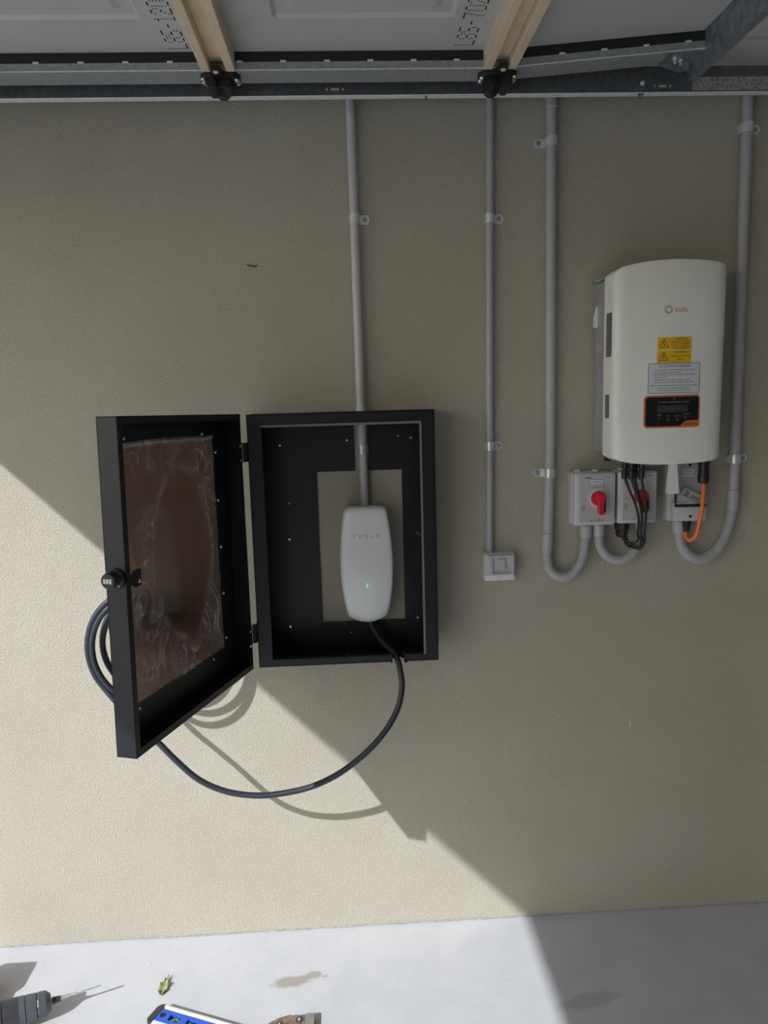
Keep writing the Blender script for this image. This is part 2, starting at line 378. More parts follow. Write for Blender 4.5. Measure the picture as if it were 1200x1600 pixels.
DOT = {'L': ["10000"] * 6 + ["11111"], '8': ["01110", "10001", "10001", "01110", "10001", "10001", "01110"],
       'S': ["01111", "10000", "10000", "01110", "00001", "00001", "11110"], '-': ["00000", "00000", "00000", "01110", "00000", "00000", "00000"],
       '1': ["00100", "01100", "00100", "00100", "00100", "00100", "01110"], '2': ["01110", "10001", "00001", "00110", "01000", "10000", "11111"],
       '0': ["01110", "10001", "10001", "10001", "10001", "10001", "01110"], '7': ["11111", "00001", "00010", "00010", "00100", "00100", "00100"]}
def dot_code(s, x0, y0, z, parent, M):
    "ink dots; letters read away from the wall with their feet towards +x"
    b = MB(M)
    for gi, ch in enumerate(s):
        for r, row in enumerate(DOT[ch]):
            c = 0
            while c < 5:
                if row[c] == '1':
                    e = c
                    while e < 4 and row[e + 1] == '1': e += 1
                    X = x0 + (r - 6) * 0.0072; Y0 = y0 - (gi * 6 + c) * 0.0056; Y1 = y0 - (gi * 6 + e) * 0.0056
                    b.box(X - .0017, X + .0017, Y1 - .0017, Y0 + .0017, z - .0006, z + .0002)
                    c = e + 1
                else: c += 1
    return b.build('printed_code', 'ink', parent)

def groove(v, edge, sgn):
    t = (v - edge) * sgn
    return 0.0 if t <= 0 else (t / .010 * .007 if t < .010 else (.007 if t < .034 else max(.0015, .007 - (t - .034) / .014 * .0055)))
for k in range(4):
    x0, x1 = joints[k] + .002, joints[k + 1] - .002
    T = TILT if k == 3 else None
    rects = {0: [(-1.50, -1.09)], 1: [(-.833, -.423)], 2: [(-.133, .277)], 3: []}[k]
    rect_y = [(-1.20, -.376), (-2.12, -1.36), (-3.04, -2.28), (-3.96, -3.20), (-4.88, -4.12)]
    offs = (0, .010, .034, .048)
    xs = sorted({x0, x1} | {a + o for a, b in rects for o in offs} | {b - o for a, b in rects for o in offs})
    ys = sorted({-DE, -DF + .01} | ({a + o for a, b in rect_y for o in offs} | {b - o for a, b in rect_y for o in offs} if rects else set()))
    pb = MB(T)
    def H(x, y):
        for a, b in rects:
            for c, d in rect_y:
                if a <= x <= b and c <= y <= d:
                    return min(groove(x, a, 1), groove(b, x, 1), groove(y, c, 1), groove(d, y, 1)) if False else _h(min(x - a, b - x, y - c, d - y))
        return 0
    def _h(t): return 0 if t <= 1e-6 else (.007 if t < .0341 and t > .0099 else .0015)
    nx, ny = len(xs), len(ys)
    pb.add([(x, y, ZU + H(x, y)) for y in ys for x in xs], [(j * nx + i, j * nx + i + 1, (j + 1) * nx + i + 1, (j + 1) * nx + i) for j in range(ny - 1) for i in range(nx - 1)])
    pb.box(x0, x1, -DE, -DN, ZU + .009, ZU + .040)
    panel = pb.build('door_section', 'door_panel', gd)
    if k == 1: dot_code('L8S-120', -.350, -.232, ZU, panel, T)
    if k == 2: dot_code('L8S-702', .341, -.240, ZU, panel, T)
    sb = MB(T)
    sb.prism([(DF, ZP), (DF, ZB), (DN, ZB), (DN, ZU + .04), (DN + .002, ZU + .04), (DN + .002, ZB + .002), (DF - .002, ZB + .002), (DF - .002, ZP + .002)], lambda u, v, w: (w, -u, v), x0 - .001, x1 + .001)
    st = sb.build('end_stile', 'galv_dull', gd)
    MB(T).box(x0, x1, -DF - .0016, -DF, ZB - .0008, ZB + .0016).build('folded_edge', 'galv_lit', st)
    MB(T).box(x0, x1, -DF + .0005, -DF + .008, ZP, ZU).build('shade_strip', 'black_plastic', st)  # added black strip standing in for the shade between stile and panel
    xx = x0 + .05
    while xx < x1 - .02:
        if xx > -.9: MB(T).box(xx - .007, xx + .007, -DF - .003, -DF + .006, ZP - .001, ZP + .003).build('clip', 'white_plastic', st)
        xx += .107
    eb = MB(T); eb.box(x0, x1, -DE - .004, -DE, ZB, ZU + .045); eb.build('outer_stile', 'galv_dull', gd)

for jx in joints[1:4]:
    cb = MB()
    for a, b in ((-.041, -.019), (.019, .041)): cb.box(jx + a, jx + b, -DE, -DF - .001, ZB - .004, ZU + .002)
    cb.box(jx - .019, jx + .019, -DE, -DF - .004, ZB + .018, ZB + .022)
    cb.build('joint_channel', 'cream', gd, bevel=.0025)

for jx, kk in ((joints[2], 1), (joints[3], -1)):
    br = MB()
    outline = [(-.040, .148), (-.050, .168), (-.047, .196), (-.033, .210), (-.018, .214), (-.012, .246), (-.004, .252), (.006, .246), (.012, .216), (.034, .212), (.050, .190), (.048, .165), (.020, .140), (-.020, .136)]
    br.prism([(jx + u * kk, v) for u, v in outline], lambda u, v, w: (u, -v, w), ZB - .014, ZB - .0005)
    br.rbox(jx - .030, jx + .030, -.186, -.140, ZB - .030, ZB - .012, .006)
    br.cyl((jx - .020 * kk, -.150, ZB - .030), (jx - .020 * kk, -.212, ZB - .026), .013, n=14)
    br.cyl((jx + .016 * kk, -.145, ZB - .026), (jx + .016 * kk, -.205, ZB - .024), .011, n=14)
    for q in range(4): br.box(jx - .030, jx + .030, -.197 + q * .014, -.193 + q * .014, ZB - .034, ZB - .010)
    h = br.build('hinge_bracket', 'black_plastic', gd, bevel=.0015)
    for (u, v, zz) in ((-.040, .196, -.013), (-.041, .176, -.013), (-.034, .160, -.013), (.041, .190, -.013), (.042, .170, -.013)):
        MB().lathe([(.0068, 0), (.0068, .003), (.0045, .0055), (0, .006)], (jx + u * kk, -v, ZB + zz), (0, -.35, -1), 8).build('bolt', 'chrome', h, smooth=30)
    MB().lathe([(.0065, 0), (.0065, .002), (0, .0022)], (jx - .003 * kk, -.241, ZB - .0135), (0, -.2, -1), 12).build('rivet', 'cream', h)
    MB().cyl((jx - .004, -.128, ZB - .012), (jx - .004, -.160, ZB - .012), .0055, n=12).build('roller_axle', 'zinc', h)
    MB().lathe([(0, 0), (.016, 0), (.021, .004), (.021, .018), (.016, .022), (0, .022)], (jx - .004, -.105, ZB - .012), (0, -1, 0), 18).build('roller', 'black_plastic', h, smooth=40)

# strut along the top edge of the door
sx = 0.937
s = MB(); s.prism([(sx - .003, 2.563), (sx - .010, 2.566), (sx - .010, 2.568), (sx, 2.566), (sx + .0025, 2.490), (sx + .020, 2.488), (sx + .021, 2.496), (sx + .023, 2.496), (sx + .022, 2.4855), (sx, 2.4865)],
                  lambda u, v, w: (u, -w, v), .105, 5.1)
strut = s.build('strut', 'galv', gd)
pl = MB(TILT); pl.box(.845, .93, -.205, -.140, ZB - .003, ZB - .0004); pl.prism([(.845, ZB - .003), (.925, ZB - .003), (.925, ZB - .022), (.90, ZB - .026)], lambda u, v, w: (u, -w, v), .140, .143)
pp = pl.build('strut_bracket', 'galv', gd)
for bx, bd in ((.872, .180), (.893, .165)):
    p = TILT @ Vector((bx, -bd, ZB - .003))
    MB().lathe([(.007, 0), (.007, .004), (.0035, .004), (.0035, .014), (0, .014)], p, (0, -.1, -1), 6).build('bolt', 'zinc', pp)
MB().lathe([(.008, 0), (.007, .003), (0, .005)], (sx - .0008, -.120, 2.556), (-1, 0, 0), 8).build('bolt', 'chrome', strut)

# ------------------------------------------------------------------ track
tr = thing('door_track', (.1, -.1, 2.446), 'galvanised steel door track running along the wall above the conduits', 'track')
x0, x1 = -1.55, 1.95
slots = []
for cx in (.001, .872):
    slots += [(cx - .0235, cx - .0185), (cx - .0115, cx + .0115), (cx + .0185, cx + .0235)]
us = sorted([x0, x1] + [v for s_ in slots for v in s_])
vs_ = [2.461, 2.4725, 2.4795, 2.525]
web = MB(); web.plate(us, vs_, lambda i, j: j == 1 and any(abs(us[i] - a) < 1e-6 and abs(us[i + 1] - b) < 1e-6 for a, b in slots), lambda u, v, w: (u, -w, v), .101, .103)
web.build('web', 'galv_shaded', tr)
fl = MB(); fl.prism([(.1025, 2.461), (.1015, 2.460), (.076, 2.4605), (.074, 2.463), (.074, 2.470), (.076, 2.470), (.0765, 2.463), (.1025, 2.4625)], lambda u, v, w: (w, -u, v), x0, x1)
fl.build('lower_flange', 'galv_lit', tr)
fu = MB(); fu.prism([(.101, 2.525), (.072, 2.525), (.072, 2.515), (.074, 2.515), (.074, 2.523), (.101, 2.523)], lambda u, v, w: (w, -u, v), x0, x1)
fu.build('upper_flange', 'galv_dull', tr)
MB().box(.953, x1, -.1052, -.103, 2.4635, 2.497).build('splice_plate', 'galv_spangle', tr)
tabm = MB(); tabm.prism([(.806, 2.463), (.828, 2.463), (.814, 2.446), (.808, 2.445)], lambda u, v, w: (u, -w, v), .0985, .1005); tabm.build('tab', 'galv', tr)
MB().lathe([(.0065, 0), (.0065, .003), (.003, .0045), (.003, .010), (0, .010)], (.817, -.103, 2.483), (0, -1, 0), 8).build('bolt', 'zinc', tr)
MB().tube([(.240, -.095, 2.461), (.2405, -.096, 2.455), (.2395, -.096, 2.450)], [.0016, .0022, .0008], 6).build('drip', 'dark_hole', tr)
for hx in (-1.3, 1.7):   # straps that carry the track from the wall
    MB().box(hx - .012, hx + .012, -.074, .0, 2.516, 2.519).build('wall_strap', 'galv', tr)

# ------------------------------------------------------------------ conduits
def corrugated(pts, r, parent, name='corrugated_hose'):
    P = resample(smooth(pts, 14), .0013); n = len(P)
    rs = [r - .0011 * (1 - math.cos(2 * PI * i * .0013 / .0057)) for i in range(n)]
    return MB().tube(P, rs, 14).build(name, 'conduit', parent, smooth=80)
def pipe(pts, r, parent, m='conduit', name='pipe'): return MB().tube([W(*p) for p in pts], r, 20).build(name, m, parent, smooth=50)
def sleeve(p, q, r, parent, name='coupling', m='conduit'):
    p, q = Vector(W(*p)), Vector(W(*q)); L = (q - p).length
    return MB().lathe([(r * .85, 0), (r, .0015), (r, L - .0015), (r * .85, L)], p, q - p, 20).build(name, m, parent, smooth=50)

c1 = thing('conduit', W(.044, 1.37, .0), 'pale grey conduit running down the wall into the black cabinet', 'conduit')
pipe([(.041, 2.515, .0215), (.044, 1.645, .0215), (.046, 1.362, .0215)], .0125, c1, 'conduit_pale')
sleeve((.044, 1.640, .0215), (.0445, 1.540, .0215), .0138, c1, m='conduit_pale')
c2 = thing('conduit', W(.418, 1.21, .0), 'thin grey conduit dropping to the white light switch', 'conduit')
pipe([(.427, 2.515, .0145), (.4225, 2.17, .0145), (.4165, 1.45, .0145), (.414, 1.207, .0145)], .0103, c2)
c3 = thing('conduit', W(.59, 1.13, .0), 'grey conduit with ribbed bend under it curving up to the first red switch', 'conduit')
pipe([(.595, 2.515, .0205), (.595, 1.52, .0205), (.588, 1.262, .0235)], .0148, c3)
sleeve((.5955, 2.515, .0205), (.5955, 2.452, .0205), .0165, c3)
sleeve((.588, 1.266, .0235), (.586, 1.207, .0235), .0168, c3)
corrugated([W(*p) for p in ((.586, 1.212, .0235), (.587, 1.178, .025), (.596, 1.152, .027), (.612, 1.137, .030), (.634, 1.131, .033), (.656, 1.138, .036), (.672, 1.156, .038), (.690, 1.196, .042), (.6965, 1.262, .044))], .0158, c3)
sleeve((.6965, 1.252, .044), (.697, 1.2895, .044), .0185, c3, 'gland')
c4 = thing('conduit', W(1.15, 1.17, .0), 'grey conduit behind the white inverter with ribbed bend to the lever switch', 'conduit')
pipe([(1.148, 2.515, .0215), (1.150, 1.5, .0215), (1.150, 1.372, .0215)], .0155, c4)
sleeve((1.150, 1.378, .0215), (1.148, 1.316, .0215), .0172, c4)
corrugated([W(*p) for p in ((1.148, 1.322, .0215), (1.142, 1.28, .022), (1.129, 1.237, .024), (1.108, 1.202, .027), (1.081, 1.181, .030), (1.052, 1.173, .034), (1.025, 1.179, .037), (1.002, 1.196, .039), (.986, 1.222, .040), (.9775, 1.262, .040))], .0165, c4)
sleeve((.9775, 1.254, .040), (.977, 1.2915, .040), .0185, c4, 'gland')
cf = thing('flexible_conduit', W(.8, 1.18, .035), 'short ribbed grey conduit looping between the two red-handled switches', 'conduit')
corrugated([W(*p) for p in ((.7355, 1.262, .042), (.7395, 1.228, .042), (.753, 1.203, .042), (.774, 1.186, .042), (.800, 1.180, .042), (.825, 1.187, .042), (.846, 1.208, .042), (.858, 1.239, .042), (.864, 1.272, .042))], .0155, cf)
sleeve((.7355, 1.254, .042), (.7355, 1.2895, .042), .0182, cf, 'gland'); sleeve((.864, 1.262, .042), (.8645, 1.2915, .042), .0175, cf, 'gland')

def saddle(x, z, dc, r, side, label, mfin='zinc'):
    "half-round strap over a conduit with one screwed ear"
    t = thing('pipe_saddle', W(x, z, 0), label, 'clip', 'saddle clips holding the conduits')
    h = .0128; R0, R1 = r + .0004, r + .0020
    prof = []
    for k in range(13):
        a = -PI / 2 + PI * k / 12 - .0
        prof.append((math.cos(PI * k / 12), math.sin(PI * k / 12)))
    outer = [(x + R1 * c * side, dc + R1 * s_) for c, s_ in prof]; inner = [(x + R0 * c * side, dc + R0 * s_) for c, s_ in prof]
    L = r + .026
    ear = [(x + L * side, .0035), (x + L * side, .0015), (x + R0 * side, .0015)]
    poly = ear[:2] + [(x + R1 * side - 0 * side, .0015)]
    b = MB()
    path = [(x + L * side, .0035), (x + R1 * side, .0035)] + outer + [(x - R1 * side, .001), (x - R0 * side, .001)] + inner[::-1] + [(x + R0 * side, .0015), (x + L * side, .0015)]
    b.prism(path, lambda u, v, w: (u, -v, w), z - h, z + h)
    b.build('strap', mfin, t, smooth=35)
    e = MB(); cx = x + (r + .0145) * side
    e.lathe([(.0128, 0), (.0128, .0022), (0, .0022)], W(cx + .004 * side, z, .0016), (0, -1, 0), 16); e.build('ear', mfin, t)
    for s_ in (-1, 1): MB().box(cx - .008, cx + .004, -.0046, -.0034, z + s_ * .0080 - .0012, z + s_ * .0080 + .0012).build('rib', mfin, t)
    MB().lathe([(.0066, 0), (.0066, .0012), (.0044, .0026), (.0022, .0026), (.0022, .0008), (0, .0008)], W(cx + .003 * side, z, .0037), (0, -1, 0), 12).build('screw', 'galv', t, smooth=40)
    return t
saddle(.0425, 2.170, .0215, .0125, 1, 'saddle clip on the pale conduit high above the black cabinet')
saddle(.0447, 1.530, .0215, .0125, 1, 'saddle clip on the pale conduit inside the black cabinet')
saddle(.4225, 2.166, .0145, .0103, 1, 'upper saddle clip on the thin conduit that feeds the light switch')
saddle(.4180, 1.528, .0145, .0103, 1, 'lower saddle clip on the thin conduit that feeds the light switch')
saddle(.5950, 2.366, .0205, .0148, -1, 'saddle clip near the top of the conduit beside the thin one, ear facing it')
saddle(.5930, 1.444, .0215, .0148, -1, 'bright saddle clip beside the first red-handled switch')
saddle(1.1485, 2.395, .0215, .0155, 1, 'saddle clip near the top of the conduit behind the inverter')
saddle(1.1502, 1.468, .0215, .0155, 1, 'saddle clip on the conduit beside the foot of the inverter')

# ------------------------------------------------------------------ black cabinet
cab = thing('charger_cabinet', W(-.013, .932, 0), 'black metal cabinet on the wall with its glazed door swung open', 'cabinet')
X0, X1, Z0, Z1, DB = -.268, .241, .932, 1.641, .150
OX0, OX1, OZ0, OZ1 = -.231, .2045, .952, 1.611
bp = MB()
us = [X0, -.090, .022, .062, .158, X1]; vs_ = [Z0, 1.0145, 1.4675, Z1]
bp.plate(us, vs_, lambda i, j: (j == 1 and i in (1, 2, 3)) or (j == 2 and i == 2), W, .004, .0065)
bp.build('back_panel', 'box_black', cab)
sh = MB()
sh.box(X0, X0 + .002, -DB, -.004, Z0, Z1); sh.box(X1 - .002, X1, -DB, -.004, Z0, Z1)
us = [X0, .022, .062, X1]; vs_ = [.004, .05, DB]
sh.plate(us, vs_, lambda i, j: i == 1 and j == 0, lambda u, v, w: (u, -v, w), Z1 - .002, Z1)
holes = [(-.187, .076), (-.020, .076), (.147, .076)]
us = sorted([X0, .109, .143, X1] + [h[0] - .006 for h in holes] + [h[0] + .006 for h in holes if h[0] + .006 < 1]); vs_ = [.004, .068, .082, .112, .122, DB]
def om(i, j):
    c = (us[i] + us[i + 1]) / 2
    if .109 < c < .143 and j >= 4: return True
    if .1165 < c < .1355 and j == 3: return True
    return False
us = sorted(us + [.1165, .1355])
sh.plate(us, vs_, om, lambda u, v, w: (u, -v, w), Z0, Z0 + .002)
sh.build('shell', 'box_black', cab)
for h in holes: MB().lathe([(.0062, 0), (.0058, .0012), (.003, .002), (0, .002)], (h[0], -h[1], Z0 + .002), (0, 0, 1), 12).build('screw', 'chrome', cab, smooth=40)
ff = MB()
us = [X0, OX0, .109, .143, OX1, X1]; vs_ = [Z0, OZ0, OZ1, Z1]
ff.plate(us, vs_, lambda i, j: (j == 1 and 1 <= i <= 3) or (j == 0 and i == 2), W, DB - .002, DB)
ff.build('front_flange', 'box_black', cab)
rt = MB(); rt.box(OX0, OX0 + .0015, -DB + .002, -DB + .016, OZ0, OZ1); rt.box(OX1 - .0015, OX1, -DB + .002, -DB + .016, OZ0, OZ1); rt.box(OX0, OX1, -DB + .002, -DB + .016, OZ1 - .0015, OZ1)
rt.box(OX0, .109, -DB + .002, -DB + .016, OZ0, OZ0 + .0015); rt.box(.143, OX1, -DB + .002, -DB + .016, OZ0, OZ0 + .0015)
rt.build('flange_return', 'box_black', cab)
MB().box(OX0, OX1, -DB - .0035, -DB + .004, OZ1 - .0055, OZ1 + .0005).build('seal_strip', 'box_edge', cab)['label'] = 'grey seal strip'
MB().box(OX1 - .0052, OX1 + .0005, -DB - .0035, -DB + .004, OZ0, OZ1 - .006).build('seal_strip', 'box_edge', cab)['label'] = 'grey seal strip'
for a, c in ((.105, .109), (.143, .152)): MB().box(a, c, -DB, -.12, Z0 - .004, Z0 + .004).build('notch_lip', 'box_black', cab)
for (x, z) in ((-.193, 1.548), (.001, 1.557), (.187, 1.559), (-.178, 1.271), (-.187, 1.005), (.200, 1.277), (.196, 1.018)):
    screw(cab, W(x, z, .0065), r=.0047)
for (x, z) in ((.150, 1.566), (-.174, 1.378), (-.006, .979), (.208, 1.272)): screw(cab, W(x, z, .0065), r=.0032, material='galv')

# door, hinged on the cabinet's edge; (s, z, w): from the hinge outward, up, from the inner lip to the outer face
DH = Vector((-.2815, -.172, 0)); DU = Vector((-.30515, -.95230, 0)); DNv = Vector((-.95230, .30515, 0)); S = .5765; DT = .047
def DW(s, z, w):
    s2 = s - .030 * (z - .94) * (s / S)
    p = DH + DU * s2 + DNv * w; p.z = z + .019 * s; return p
DZ0, DZ1 = .937, 1.644
db = MB()
us = [0, .080, .497, S]; vs_ = [DZ0, 1.022, 1.585, DZ1]
db.plate(us, vs_, lambda i, j: i == 1 and j == 1, DW, DT - .002, DT)
def dbox(b, s0, s1, z0, z1, w0, w1):
    return b.add([DW(s, z, w) for w in (w0, w1) for z in (z0, z1) for s in (s0, s1)], [(0, 1, 3, 2), (4, 6, 7, 5), (0, 4, 5, 1), (2, 3, 7, 6), (0, 2, 6, 4), (1, 5, 7, 3)])
for (s0, s1, z0, z1) in ((0, .002, DZ0, DZ1), (S - .002, S, DZ0, DZ1), (0, S, DZ0, DZ0 + .002), (0, S, DZ1 - .002, DZ1)): dbox(db, s0, s1, z0, z1, 0, DT)
lip = .016
for (s0, s1, z0, z1) in ((0, lip, DZ0, DZ1), (S - lip, S, DZ0, DZ1), (lip, S - lip, DZ0, DZ0 + lip), (lip, S - lip, DZ1 - lip, DZ1)): dbox(db, s0, s1, z0, z1, 0, .002)
door = db.build('door', 'box_black', cab)
pn = MB(); dbox(pn, .0803, .4967, 1.0223, 1.5847, .0451, .0466); pn.build('window_pane', 'pane', door)
of = MB(); dbox(of, .0803, .4967, 1.0223, 1.5847, .0468, .0471); of.build('outer_film', 'frost', door)['label'] = 'frosted film on the outer face'
# cling film on the inside of the pane: wrinkled but for a smooth arch in the middle
from mathutils import noise as mn
NS, NZ = 130, 180; vs = []; cr = []
def ridge(a, b, c, w): return max(0.0, 1 - abs(mn.noise(Vector((a, b, c)))) * w)
for j in range(NZ + 1):
    for i in range(NS + 1):
        u = i / NS; v = j / NZ
        s = .079 + .419 * u; z = 1.0185 + .570 * v
        z += (v > .97) * (.005 * math.sin(u * 3.1) + .05 * max(0, .12 - u))
        dx, dz = (u - .43) / .33, (v - .50) / (.37 if v > .5 else .33)
        e = math.hypot(dx, dz); th = math.atan2(dz, dx)
        c = min(1, max(0, (e - .92 - .25 * mn.noise(Vector((u * 4, v * 5, 11)))) / .16)); c = c * c * (3 - 2 * c)
        wob = mn.noise(Vector((u * 5, v * 7, 1.5)))
        p, q = math.cos(th + wob * .5), math.sin(th + wob * .5)
        r1 = ridge(p * 5.5 + .3 * wob, q * 5.5, e * .6 + 2, 13) ** 1.2
        r2 = ridge(p * 13, q * 13, e * 1.3 + 5, 9) ** 1.4
        r3 = ridge(u * 11 + wob * 1.5, v * 9, 8, 16)
        blot = max(0, mn.noise(Vector((u * 3.5, v * 4.5, 4))) + .40)
        edge = max(0, 1 - abs(v - .985) / .012) * .35
        rim = max(0, 1 - abs(e - 1.03) / .08) * max(0, mn.noise(Vector((u * 7, v * 7, 9))) + .15) * .35
        a = c * (.035 + blot * (.46 * r1 + .36 * r2 + .30 * r3)) + edge + rim
        vs.append(DW(s, z, .0446 - .0028 * c * (r1 + .5 * r2))); cr.append(min(.6, a + .012))
fm = MB(); fm.add(vs, [(j * (NS + 1) + i, j * (NS + 1) + i + 1, (j + 1) * (NS + 1) + i + 1, (j + 1) * (NS + 1) + i) for j in range(NZ) for i in range(NS)])
film = fm.build('protective_film', 'film', door, smooth=180); film['label'] = 'clear wrinkled protective film'
ca = film.data.attributes.new('crease', 'FLOAT', 'POINT')
for i, c in enumerate(cr): ca.data[i].value = c
IN = -DNv
for (s, z) in ((.4867, 1.598), (.1356, 1.5965), (.066, 1.5467), (.066, 1.4198), (.066, 1.2951), (.066, 1.1688), (.066, 1.0448), (.1425, 1.0080), (.4906, 1.0085)):
    screw(door, DW(s, z, DT - .002), IN, .0048)
for (z) in (1.5596, 1.5213, 1.048, 1.0073): screw(door, DW(.010, z, .000), IN, .0048)
lt = MB(); dbox(lt, .490, .517, 1.286, 1.322, .020, .023); dbox(lt, .514, S - .002, 1.292, 1.316, .020, .023); lt.build('lock_tab', 'box_black', door)
screw(door, DW(.499, 1.297, .020), IN, .0050)
lc = DW(S, 1.318, .023); lk = MB()
lk.lathe([(0, -.004), (.0195, -.004), (.0215, 0), (.0215, .006), (.0185, .008), (.0165, .010), (.0165, .027), (.0150, .029), (0, .029)], lc, DU, 28)
lk.build('combination_lock', 'black_plastic', door, smooth=35)
fx = Vector((DU.y, -DU.x, 0)) * -1; fx = -fx if fx.x < 0 else fx
for k in (-1, 0, 1):
    b = MB(); c0 = lc + DU * .029 + fx * k * .0068
    b.add([c0 + fx * (a * .0024) + Vector((0, 0, h * .0048)) + DU * (.0016 if abs(h) < .5 else .0002) for h in (-1, -.4, .4, 1) for a in (-1, 1)], [(0, 1, 3, 2), (2, 3, 5, 4), (4, 5, 7, 6)])
    dl = b.build('number_wheel', 'white_plastic', door)
screw(door, lc + DU * .010 + fx * .012 + Vector((0, 0, -.013)), DU, .0025)
for hz in (1.541, 1.0345):
    hb = MB(); hb.cyl((-.2748, -.158, hz - .026), (-.2748, -.158, hz + .026), .0062, n=12)
    hb.box(X0 - .003, X0, -.158, -.115, hz - .026, hz + .026); dbox(hb, .000, .022, hz - .026, hz + .026, -.002, 0)
    hb.build('hinge', 'box_black', cab)

# ------------------------------------------------------------------ wall charger
wc = thing('wall_charger', W(.046, 1.03, 0), 'glossy white wall charger with tapered foot inside the black cabinet', 'charger')
half = [(0, 1.3745), (.030, 1.3745), (.047, 1.3738), (.056, 1.370), (.0615, 1.363), (.0645, 1.350), (.0685, 1.325), (.0725, 1.290), (.0755, 1.255), (.0770, 1.215), (.0768, 1.180), (.0745, 1.145), (.0705, 1.110), (.0655, 1.080), (.0610, 1.060), (.0575, 1.0485), (.052, 1.0430), (.040, 1.0375), (.022, 1.0315), (0, 1.0295)]
outline = half + [(-u, z) for u, z in half[-2:0:-1]]
CX, CZ = .0455, 1.205
def wc_depth(u, z, k):
    d = .111 - .010 * (u / .077) ** 2
    if z < 1.165: d -= .030 * ((1.165 - z) / .135) ** 1.6 * (.75 + .25 * abs(u) / .06)
    return d
ks = [1.0, .985, .95, .88, .75, .55, .3]
edge = [-.016, -.006, -.0012, 0, 0, 0, 0]
vs = []; N = len(outline)
for k, e in zip(ks, edge):
    for u, z in outline:
        uu, zz = u * k, CZ + (z - CZ) * k; vs.append(W(CX + uu, zz, wc_depth(uu, zz, k) + e))
vs.append(W(CX, CZ, wc_depth(0, CZ, 0)))
fs = [(a * N + i, a * N + (i + 1) % N, (a + 1) * N + (i + 1) % N, (a + 1) * N + i) for a in range(len(ks) - 1) for i in range(N)]
fs += [((len(ks) - 1) * N + i, (len(ks) - 1) * N + (i + 1) % N, len(ks) * N) for i in range(N)]
MB().add(vs, fs).build('faceplate', 'white_gloss', wc, smooth=60)
vs = []
for k, d0 in ((.93, .003), (.955, .02), (.975, .06), (.985, None)):
    for u, z in outline:
        uu, zz = u * k, CZ + (z - CZ) * k; vs.append(W(CX + uu, zz, d0 if d0 is not None else wc_depth(uu, zz, 1) - .018))
fs = [(a * N + i, a * N + (i + 1) % N, (a + 1) * N + (i + 1) % N, (a + 1) * N + i) for a in range(3) for i in range(N)] + [tuple(range(N)), tuple(range(3 * N, 4 * N))]
MB().add(vs, fs).build('body', 'white_plastic', wc, smooth=50)
lw, lh, st_ = .0085, .0098, .0017
def bar(b, x, z, w, h): b.box(x, x + w, -.1126, -.0995, z, z + h)
glyph = {'T': [(0, lh - st_, lw, st_), (lw / 2 - st_ / 2, 0, st_, lh - 2.6 * st_ + .001)], 'E': [(0, 0, lw, st_), (0, lh / 2 - st_ / 2, lw, st_), (0, lh - st_, lw, st_)],
         'S': [(0, 0, lw, st_), (0, lh / 2 - st_ / 2, lw, st_), (0, lh - st_, lw, st_), (0, lh / 2, st_, lh / 2), (lw - st_, 0, st_, lh / 2)], 'L': [(0, 0, st_, lh), (0, 0, lw, st_)],
         'A': [(0, lh - st_, lw, st_), (0, 0, st_, lh - 2.4 * st_), (lw - st_, 0, st_, lh - 2.4 * st_), (0, lh - 3.6 * st_, lw, st_ * .9)]}
for i, ch in enumerate('TESLA'):
    b = MB(); x = CX - .0378 + i * .01685
    for (a, z, w, h) in glyph[ch]:
        dd = wc_depth(x + a + w / 2 - CX, 1.29, 1)
        b.box(x + a, x + a + w, -dd - .0005, -dd + .002, 1.2863 + z, 1.2863 + z + h)
    b.build('letter', 'letter_grey', wc)
MB().box(CX - .0011, CX + .0003, -wc_depth(0, 1.146, 1) - .0006, -.09, 1.140, 1.1535).build('indicator_light', 'led', wc)['label'] = 'small green status light'
MB().add([W(CX + a, z, wc_depth(0, z, 1) + .0003) for z in (1.135, 1.115, 1.095, 1.075, 1.06) for a in (-.0007, .0003)], [(0, 1, 3, 2), (2, 3, 5, 4), (4, 5, 7, 6), (6, 7, 9, 8)]).build('seam_line', 'seam', wc)

# ------------------------------------------------------------------ charging cable: out of the charger's foot, through the notch, one slack loop, then coiled on a hook behind the door
pts = [(.053, 1.050, .040), (0.0575, 1.0058, 0.050), (0.0851, 0.9687, 0.085), (0.1194, 0.9420, 0.125), (0.1313, 0.9006, 0.150), (0.1329, 0.8585, 0.165), (0.1198, 0.8072, 0.178), (0.0904, 0.7565, 0.190), (0.0488, 0.7097, 0.200), (-0.0033, 0.6660, 0.207), (-0.0641, 0.6276, 0.212), (-0.1316, 0.6006, 0.216), (-0.2074, 0.5866, 0.218), (-0.2844, 0.5832, 0.218), (-0.3675, 0.5981, 0.216), (-0.4423, 0.6345, 0.212), (-0.5018, 0.6897, 0.206), (-0.5528, 0.7452, 0.198), (-.610, .802, .187), (-.655, .846, .175)]
cx, cz = -.597, 1.008
coil = []
turns = [(.137, .166), (.124, .170), (.106, .134), (.113, .113), (.113, .113)]
for ti in range(4):
    for q in range(24):
        t = q / 24; ang = -PI * .80 - 2 * PI * t; k = max(0, t - .55) / .45
        Rr = turns[ti][0] + (turns[ti + 1][0] - turns[ti][0]) * k; dd = turns[ti][1] + (turns[ti + 1][1] - turns[ti][1]) * k
        coil.append((cx + Rr * math.cos(ang), cz + Rr * 1.17 * math.sin(ang), dd))
full = smooth([W(*p) for p in pts + coil[:-3]], 5)
cc = thing('charging_cable', W(.05, .58, .2), 'thick black charging cable looping below the cabinet and coiled behind its door', 'cable')
MB().tube(full, .0085, 12).build('cable', 'cable_black', cc, smooth=60)
ends = Vector(full[-1])
